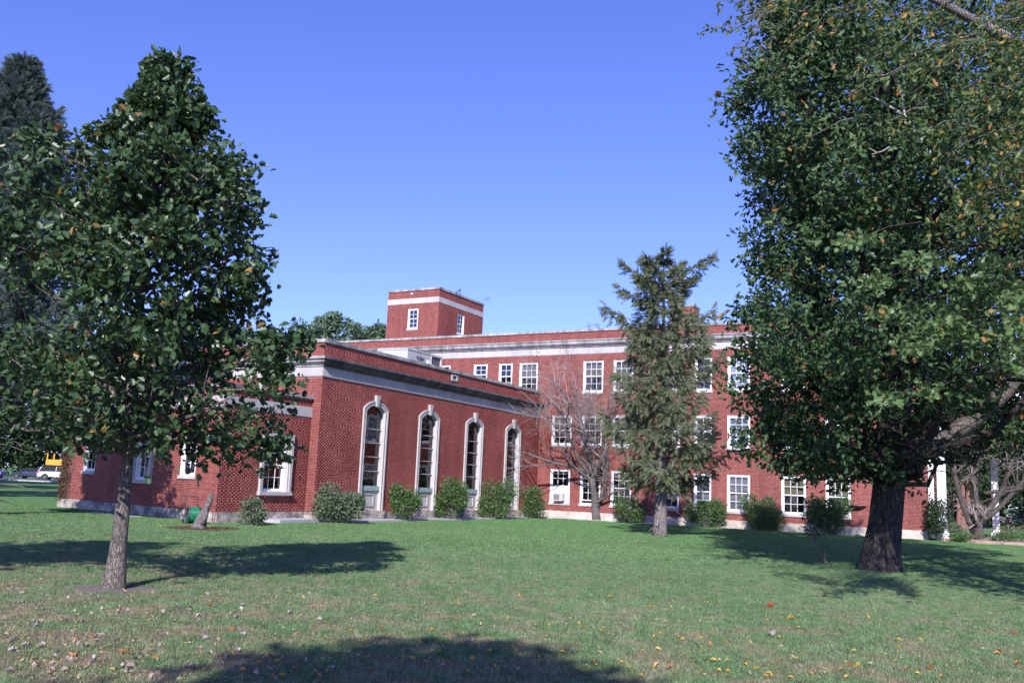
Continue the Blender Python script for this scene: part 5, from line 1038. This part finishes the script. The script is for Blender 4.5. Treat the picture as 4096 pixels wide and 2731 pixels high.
# ------------------------------------------------------------------ parked vehicles at the far left
def wheel(p, rad, w, parent, dirn):
    rot = Matrix(((dirn[0], -dirn[1], 0), (dirn[1], dirn[0], 0), (0, 0, 1))).to_4x4(); mb = MB()
    mb.lathe([(rad*0.62, -w/2), (rad*0.93, -w/2), (rad, -w*0.3), (rad, w*0.3), (rad*0.93, w/2), (rad*0.62, w/2)], p, 22, 'Y', rot); wh = mb.build('wheel', M['rubber'], parent, smooth=True)
    mb = MB(); mb.lathe([(0, -w*0.3), (rad*0.15, -w*0.42), (rad*0.2, -w*0.3), (rad*0.55, -w*0.32), (rad*0.64, -w*0.48)], p, 20, 'Y', rot)
    for k in range(6):
        t = k*math.pi/3; u = Vector((math.cos(t)*rad*0.6, -w*0.45, math.sin(t)*rad*0.6)); v = Vector((math.cos(t)*rad*0.1, -w*0.46, math.sin(t)*rad*0.1)); u = rot @ u; v = rot @ v; mb.tube([tuple(Vector(p)+v), tuple(Vector(p)+u)], rad*0.07, 4)
    mb.build('rim', M['rim'], wh)
def car(x, y, ang, kind, paintm, label, name='parked_car', cat='car'):
    """nose towards +local x; seen from its right-hand side"""
    if kind == 'suv':
        L, W, rad = 4.7, 1.85, 0.37; low = [(-2.3, 0.42), (-2.35, 0.75), (-2.28, 1.02), (-1.0, 1.08), (0.9, 1.05), (1.95, 0.98), (2.3, 0.8), (2.35, 0.42)]; top = [(-2.22, 1.03), (-1.85, 1.66), (-1.5, 1.74), (0.0, 1.74), (0.45, 1.68), (1.2, 1.06)]
    else:
        L, W, rad = 4.7, 1.8, 0.33; low = [(-2.35, 0.36), (-2.4, 0.65), (-2.3, 0.93), (-1.5, 0.98), (0.95, 0.93), (1.9, 0.84), (2.3, 0.7), (2.38, 0.36)]; top = [(-1.75, 0.97), (-0.95, 1.36), (-0.5, 1.44), (0.15, 1.43), (0.5, 1.36), (1.25, 0.94)]
    t = thing(name, (x, y, 0), label, cat, 'vehicles parked beyond the lawn'); c, s = math.cos(ang), math.sin(ang)
    def P(a, b, z): return (x+a*c-b*s, y+a*s+b*c, z)
    def slab(prof, w0, w1, zs):   # extrude side profile with tumblehome
        mb = MB(); zmin = min(q[1] for q in prof); zmax = max(q[1] for q in prof); V = []
        lay = [(-1, 0.90), (-1, 1.0), (1, 1.0), (1, 0.90)]
        for k, (sd, sc) in enumerate([(-1, 1.0), (-0.9, 1.0), (0.9, 1.0), (1, 1.0)]):
            for a, z in prof:
                f = (z-zmin)/(zmax-zmin+1e-6); w = (w0*(1-f)+w1*f)/2; ins = 0.0 if abs(sd) < 1 else 0.05
                am = sum(q[0] for q in prof)/len(prof); zm = (zmin+zmax)/2
                V.append(P(a+(am-a)*ins*0.6, sd*w, z+(zm-z)*ins))
        n = len(prof); F = [tuple(range(n)), tuple(range(3*n, 4*n))[::-1]]
        for k in range(3):
            for i in range(n): j = (i+1) % n; F.append((k*n+i, (k+1)*n+i, (k+1)*n+j, k*n+j))
        mb.add(V, F); return mb
    slab(low, W, W*0.97, None).build('body', M[paintm], t); rf = [(a*0.985, z+0.012) for a, z in top[1:-1]]
    slab(top, W*0.93, W*0.74, None).build('greenhouse', M['car_glass'], t)
    zr = max(q[1] for q in top); mb = MB(); V = [P(a, sd*W*0.365, z+0.012) for sd in (-1, 1) for a, z in top[1:-1]]; n = len(top)-2
    mb.add(V, [(i, i+1, n+i+1, n+i) for i in range(n-1)]); mb.build('roof', M[paintm], t)
    for sd in (-1, 1):
        for a0, a1 in ((top[0], top[1]), (top[-1], top[-2])):
            mb = MB(); mb.tube([P(a0[0], sd*W*0.465, a0[1]), P(a1[0], sd*W*0.372, a1[1])], 0.045, 4); mb.build('pillar', M[paintm], t)
        mb = MB(); am = 0.0; mb.tube([P(-0.2, sd*W*0.468, top[0][1]), P(-0.2, sd*W*0.374, zr-0.02)], 0.04, 4); mb.build('pillar', M[paintm], t)
        wheel(P(-1.4, sd*(W/2-0.08), rad), rad, 0.22, t, (c*(1 if sd < 0 else -1), s*(1 if sd < 0 else -1))); wheel(P(1.45, sd*(W/2-0.08), rad), rad, 0.22, t, (c*(1 if sd < 0 else -1), s*(1 if sd < 0 else -1)))
        mb = MB(); mb.boxp([P(-2.4, sd*W*0.32, low[2][1]-0.2), P(-2.4, sd*W*0.50, low[2][1]-0.2), P(-2.1, sd*W*0.505, low[2][1]-0.18), P(-2.1, sd*W*0.32, low[2][1]-0.18), P(-2.36, sd*W*0.32, low[2][1]), P(-2.36, sd*W*0.5, low[2][1]), P(-2.1, sd*W*0.505, low[2][1]-0.02), P(-2.1, sd*W*0.32, low[2][1]-0.02)]); mb.build('tail_light', M['red_lens'], t)
        mb = MB(); mb.boxp([P(2.1, sd*W*0.30, 0.62), P(2.1, sd*W*0.49, 0.62), P(2.37, sd*W*0.46, 0.62), P(2.37, sd*W*0.30, 0.62), P(2.05, sd*W*0.30, 0.76), P(2.05, sd*W*0.49, 0.76), P(2.32, sd*W*0.46, 0.74), P(2.32, sd*W*0.30, 0.74)]); mb.build('headlight', M['rim'], t)
        for a in (-1.4, 1.45):
            mb = MB(); mb.lathe([(rad*1.15, 0), (0, 0.0)], P(a, sd*(W/2+0.004), rad), 20, 'Y', Matrix(((c, -s, 0), (s, c, 0), (0, 0, 1))).to_4x4()); mb.build('wheel_arch', M['dark_metal'], t)
    return t
YC = 118
def cx(px): return at(px, 1900, YC)[0]
car(cx(160)+2.35, YC, R(14), 'suv', 'car_white', 'white sport utility vehicle half hidden by the low block corner')
car(cx(136)+2.2, YC+6, R(8), 'sedan', 'car_white', 'white sedan parked just left of the white sport utility vehicle')
car(cx(103), YC+1.5, R(176), 'sedan', 'car_navy', 'dark blue-grey sedan parked before the orange machine')
car(cx(8)-0.6, YC-3, R(4), 'suv', 'car_blue', 'violet-blue car cut off by the left edge of the picture')
# orange-yellow stake-bed trailer with a machine on it
tx = cx(115); ty = YC+11; tr = thing('equipment_trailer', (tx, ty, 0), 'orange-yellow trailer with upright stakes parked behind the dark sedan', 'trailer', 'vehicles parked beyond the lawn')
mb = MB(); mb.box(tx-3.0, tx+3.0, ty-1, ty+1, 1.9, 2.65); mb.build('bed', M['yellow'], tr)
for sx in (-2.95, 2.85):
    for sy in (-0.98, 0.9):
        mb = MB(); mb.box(tx+sx, tx+sx+0.14, ty+sy, ty+sy+0.1, 2.653, 3.5); mb.build('stake', M['yellow'], tr)
for sx in (-1.5, 0.0, 1.5): wheel((tx+sx, ty-0.95, 0.5), 0.5, 0.3, tr, (1, 0))
mb = MB(); mb.box(tx-2.8, tx+2.8, ty-0.6, ty+0.6, 0.95, 1.898); mb.build('chassis', M['dark_metal'], tr)
mc = thing('machine', (tx+0.6, ty, 2.65), 'small orange machine standing on the yellow trailer', 'machine')
mb = MB(); mb.boxp([(tx-0.3, ty-.5, 3.0), (tx-.3, ty+.5, 3.0), (tx+1.3, ty+.5, 3.0), (tx+1.3, ty-.5, 3.0), (tx-0.2, ty-.45, 3.45), (tx-.2, ty+.45, 3.45), (tx+0.9, ty+.45, 3.6), (tx+0.9, ty-.45, 3.6)]); mb.build('body', M['yellow'], mc)
mb = MB(); mb.tube([(tx-0.25, ty, 3.4), (tx-0.3, ty, 4.3)], 0.09, 8); mb.build('mast', M['yellow'], mc)
for sx in (0.0, 1.1): wheel((tx+sx, ty-0.5, 2.99), 0.34, 0.2, mc, (1, 0))

# ------------------------------------------------------------------ fallen leaves
fm = {'pale': m_leaf('dry_pale_leaf', [(0, (0.30, 0.22, 0.18)), (1, (0.50, 0.41, 0.37))], 0.7, 0.2, 0.1), 'yellow': m_leaf('fallen_yellow_leaf', [(0, (0.55, 0.33, 0.05)), (1, (0.70, 0.46, 0.14))], 0.6, 0.2, 0.2), 'brown': m_leaf('fallen_orange_leaf', [(0, (0.34, 0.13, 0.05)), (1, (0.52, 0.24, 0.10))], 0.6, 0.2, 0.15), 'red': m_leaf('fallen_red_leaf', [(0, (0.62, 0.09, 0.03)), (1, (0.66, 0.12, 0.04))], 0.6, 0.2, 0.15)}
lv = {}
for k in fm:
    for tm in ('lobed', 'oval'):
        V0, F0 = LT[tm]; V1 = V0.copy(); V1[:, 2] = V0[:, 2]*1.6+0.9*V0[:, 0]**2*(1 if tm == 'lobed' else 3); V1[:, 1] -= 0.5; V1[:, 2] -= V1[:, 2].min(); lv[k, tm] = mesh_np('fallen_leaf', V1, F0, fm[k])
info = {'pale': ('pale dry tan leaf lying curled on the lawn', 'pale dry leaves on the lawn'), 'yellow': ('small yellow leaf fallen on the lawn', 'yellow leaves on the lawn'), 'brown': ('orange-brown leaf fallen on the lawn', 'orange-brown leaves on the lawn')}
r = np.random.default_rng(1234); cnt = 0
while cnt < 300:
    u = r.random()
    if u < 0.42: kind, px, py = 'pale', abs(r.normal())*620+r.uniform(-50, 100), r.uniform(2370, 2725); 
    elif u < 0.86: kind, px, py = 'yellow', r.uniform(900, 4090), 2725-abs(r.normal())*190
    else: kind, px, py = 'brown', r.uniform(0, 4090), 2725-abs(r.normal())*170
    if kind == 'yellow' and r.random() < 0.4: px = r.normal(2700, 500)
    if not (0 < px < 4096 and 2260 < py < 2728): continue
    p = gnd(px, py); s_ = {'pale': 0.064, 'yellow': 0.062, 'brown': 0.07}[kind]*r.uniform(0.6, 1.25); tm = 'lobed' if kind == 'pale' or r.random() < 0.3 else 'oval'
    Mx = Matrix.Translation((p[0], p[1], 0.028)) @ Matrix.Rotation(r.uniform(0, 6.28), 4, 'Z') @ Matrix.Rotation(r.normal()*0.3, 4, 'X') @ Matrix.Rotation(r.normal()*0.3, 4, 'Y') @ Matrix.Scale(float(s_), 4)
    zone = ('in the open shadow at the bottom edge' if 700 < px < 2600 and py > 2540 else 'near the foot of the left lawn tree' if px < 1000 and py < 2480 else 'in the lower left corner' if px < 700 else 'in the lower right corner' if px > 3300 and py > 2540 else 'in front of the big oak' if px > 2900 and py < 2540 else 'on the open grass left of centre' if px < 2000 else 'on the open grass right of centre')
    inst('fallen_leaf', lv[kind, tm], Mx, None, label=info[kind][0].split(' lying')[0].split(' fallen')[0]+' lying '+zone, cat='leaf', group=info[kind][1]); cnt += 1
for (px, py, k, s_, lb) in [(3083, 2436, 'red', 0.12, 'bright red-orange leaf lying alone on the lawn right of centre'), (3085, 2552, 'pale', 0.14, 'largest pale leaf clump on the lawn, below the red leaf'), (3165, 2489, 'yellow', 0.11, 'largest yellow leaf on the lawn, right of the red leaf'), (2667, 2250, 'brown', 0.13, 'brown leaf standing up in the grass below the spruce')]:
    p = gnd(px, py); inst('fallen_leaf', lv[k, 'lobed'], Matrix.Translation((p[0], p[1], 0.045)) @ Matrix.Rotation(px, 4, 'Z') @ Matrix.Rotation(0.35, 4, 'X') @ Matrix.Scale(s_, 4), None, label=lb, cat='leaf')
P = []; K = []
for _ in range(1500):
    py = 2728-abs(r.normal())*210; px = r.uniform(0, 4096) if r.random() < 0.5 else abs(r.normal())*800
    if py < 2230 or not 0 < px < 4096: continue
    q = gnd(px, py); P.append((q[0], q[1], 0.02))
P = np.array(P); n = len(P); leaf_mesh('leaf_litter', P, 0.04*r.uniform(0.6, 1.5, n), rots(n, 1.2), 'oval', m_leaf('small_litter', [(0, (0.30, 0.2, 0.12)), (0.5, (0.45, 0.34, 0.24)), (0.8, (0.5, 0.36, 0.14)), (1, (0.35, 0.15, 0.07))], 0.7, 0.2, 0.1), None, kind='stuff')
# bare soil round the left tree
mr = MB(); V = [(-5.27, 12.9, 0.012)]+[(-5.27+math.cos(t)*(0.85+0.15*r.normal()), 12.75+math.sin(t)*(0.55+0.1*r.normal()), 0.006) for t in np.linspace(0, 2*math.pi, 36, endpoint=False)]; mr.add(V, [(0, 1+k, 1+(k+1) % 36) for k in range(36)]); mr.build('bare_soil', m_noisy('dry_soil', (0.13, 0.105, 0.09), (0.22, 0.185, 0.16), 14, 0.95, bump=0.6), kind='structure')

# ------------------------------------------------------------------ grass
def grass_tile(seed, W, n, hmin, hmax, wd, clover=60):
    r = np.random.default_rng(seed); p = r.uniform(-W/2, W/2, (n, 2)); h = r.uniform(hmin, hmax, n); a = r.uniform(0, 6.283, n); ln = r.uniform(0.1, 0.75, n)*h; b = r.uniform(0, 6.283, n); w = wd*r.uniform(0.7, 1.3, n)
    cx_, sx_ = np.cos(a)*w, np.sin(a)*w; lx, ly = np.cos(b)*ln, np.sin(b)*ln; z0 = np.zeros(n)-0.003
    V = np.stack([np.stack([p[:, 0]-cx_, p[:, 1]-sx_, z0], 1), np.stack([p[:, 0]+cx_, p[:, 1]+sx_, z0], 1), np.stack([p[:, 0]+cx_*0.7+lx*0.35, p[:, 1]+sx_*0.7+ly*0.35, h*0.55], 1), np.stack([p[:, 0]-cx_*0.7+lx*0.35, p[:, 1]-sx_*0.7+ly*0.35, h*0.55], 1), np.stack([p[:, 0]+lx, p[:, 1]+ly, h*0.95], 1)], 1)
    V = V.reshape(-1, 3).tolist(); F = []
    for i in range(n): k = 5*i; F += [[k, k+1, k+2, k+3], [k+3, k+2, k+4]]
    for i in range(clover):
        c = r.uniform(-W/2, W/2, 2); s_ = r.uniform(0.007, 0.014); z = r.uniform(0.012, 0.03); t = r.uniform(0, 6.28); k = len(V)
        for j in range(4): V.append([c[0]+math.cos(t+j*1.57)*s_, c[1]+math.sin(t+j*1.57)*s_, z+r.uniform(-0.004, 0.004)])
        F.append([k, k+1, k+2, k+3])
    me = mesh_np('grass_tile', np.array(V), F, M['grass']); return bpy.data.objects.new('grass_tile', me)
def scatter(name, P, tile, smin, smax, seed):
    me = bpy.data.meshes.new(name); me.from_pydata([tuple(p) for p in P], [], []); o = bpy.data.objects.new(name, me); col.objects.link(o); o['kind'] = 'stuff'
    ng = bpy.data.node_groups.new(name, 'GeometryNodeTree'); ng.interface.new_socket('Geometry', in_out='INPUT', socket_type='NodeSocketGeometry'); ng.interface.new_socket('Geometry', in_out='OUTPUT', socket_type='NodeSocketGeometry')
    gi = ng.nodes.new('NodeGroupInput'); go = ng.nodes.new('NodeGroupOutput'); ip = ng.nodes.new('GeometryNodeInstanceOnPoints'); oi = ng.nodes.new('GeometryNodeObjectInfo'); oi.inputs['Object'].default_value = tile; oi.inputs['As Instance'].default_value = True
    rv = ng.nodes.new('FunctionNodeRandomValue'); rv.data_type = 'FLOAT_VECTOR'; rv.inputs[0].default_value = (0, 0, 0); rv.inputs[1].default_value = (0, 0, 6.283); rv.inputs['Seed'].default_value = seed
    r2 = ng.nodes.new('FunctionNodeRandomValue'); r2.data_type = 'FLOAT_VECTOR'; r2.inputs[0].default_value = (1, 1, smin); r2.inputs[1].default_value = (1.15, 1.15, smax); r2.inputs['Seed'].default_value = seed+9
    ng.links.new(gi.outputs[0], ip.inputs['Points']); ng.links.new(oi.outputs['Geometry'], ip.inputs['Instance']); ng.links.new(rv.outputs[0], ip.inputs['Rotation']); ng.links.new(r2.outputs[0], ip.inputs['Scale']); ng.links.new(ip.outputs[0], go.inputs[0])
    md = o.modifiers.new('scatter', 'NODES'); md.node_group = ng; return o
def tiles(y0, y1, W, seed):
    r = np.random.default_rng(seed); out = []; y = y0
    while y < y1:
        xm = 0.60*y+1.5; x = -xm
        while x < xm:
            px, py = x+r.uniform(-0.1, 0.1)*W, y+r.uniform(-0.1, 0.1)*W; p = np.array([px, py]); m_ = W*0.72
            blocked = False
            s, o = (p-SIDE.O) @ ds, (p-SIDE.O) @ df
            if s > -m_ and o < 0.95+m_*0.75 and s < 30: blocked = True
            s, o = (p-B) @ ds, (p-B) @ df
            if s > -0.1-m_ and o < m_ and ((p-B) @ LOWF.n) < m_*0.9: blocked = True
            s, o = (p-J) @ df, (p-J) @ (-ds)
            if o < m_ and s < 27: blocked = True
            if (px+5.27)**2+((py-12.75)*1.5)**2 < 0.55 or (px+8.72)**2+(py-27.2)**2 < 1.1: blocked = True
            if not blocked: out.append((px, py, 0.0))
            x += W
        y += W
    return out
ga = grass_tile(1, 0.62, 1700, 0.022, 0.052, 0.0024); gb = grass_tile(2, 1.25, 2600, 0.03, 0.06, 0.005, 0)
scatter('grass', tiles(5.5, 22, 0.5, 4), ga, 0.8, 1.25, 3)
scatter('grass', tiles(22, 62, 1.0, 5), gb, 0.8, 1.3, 4)
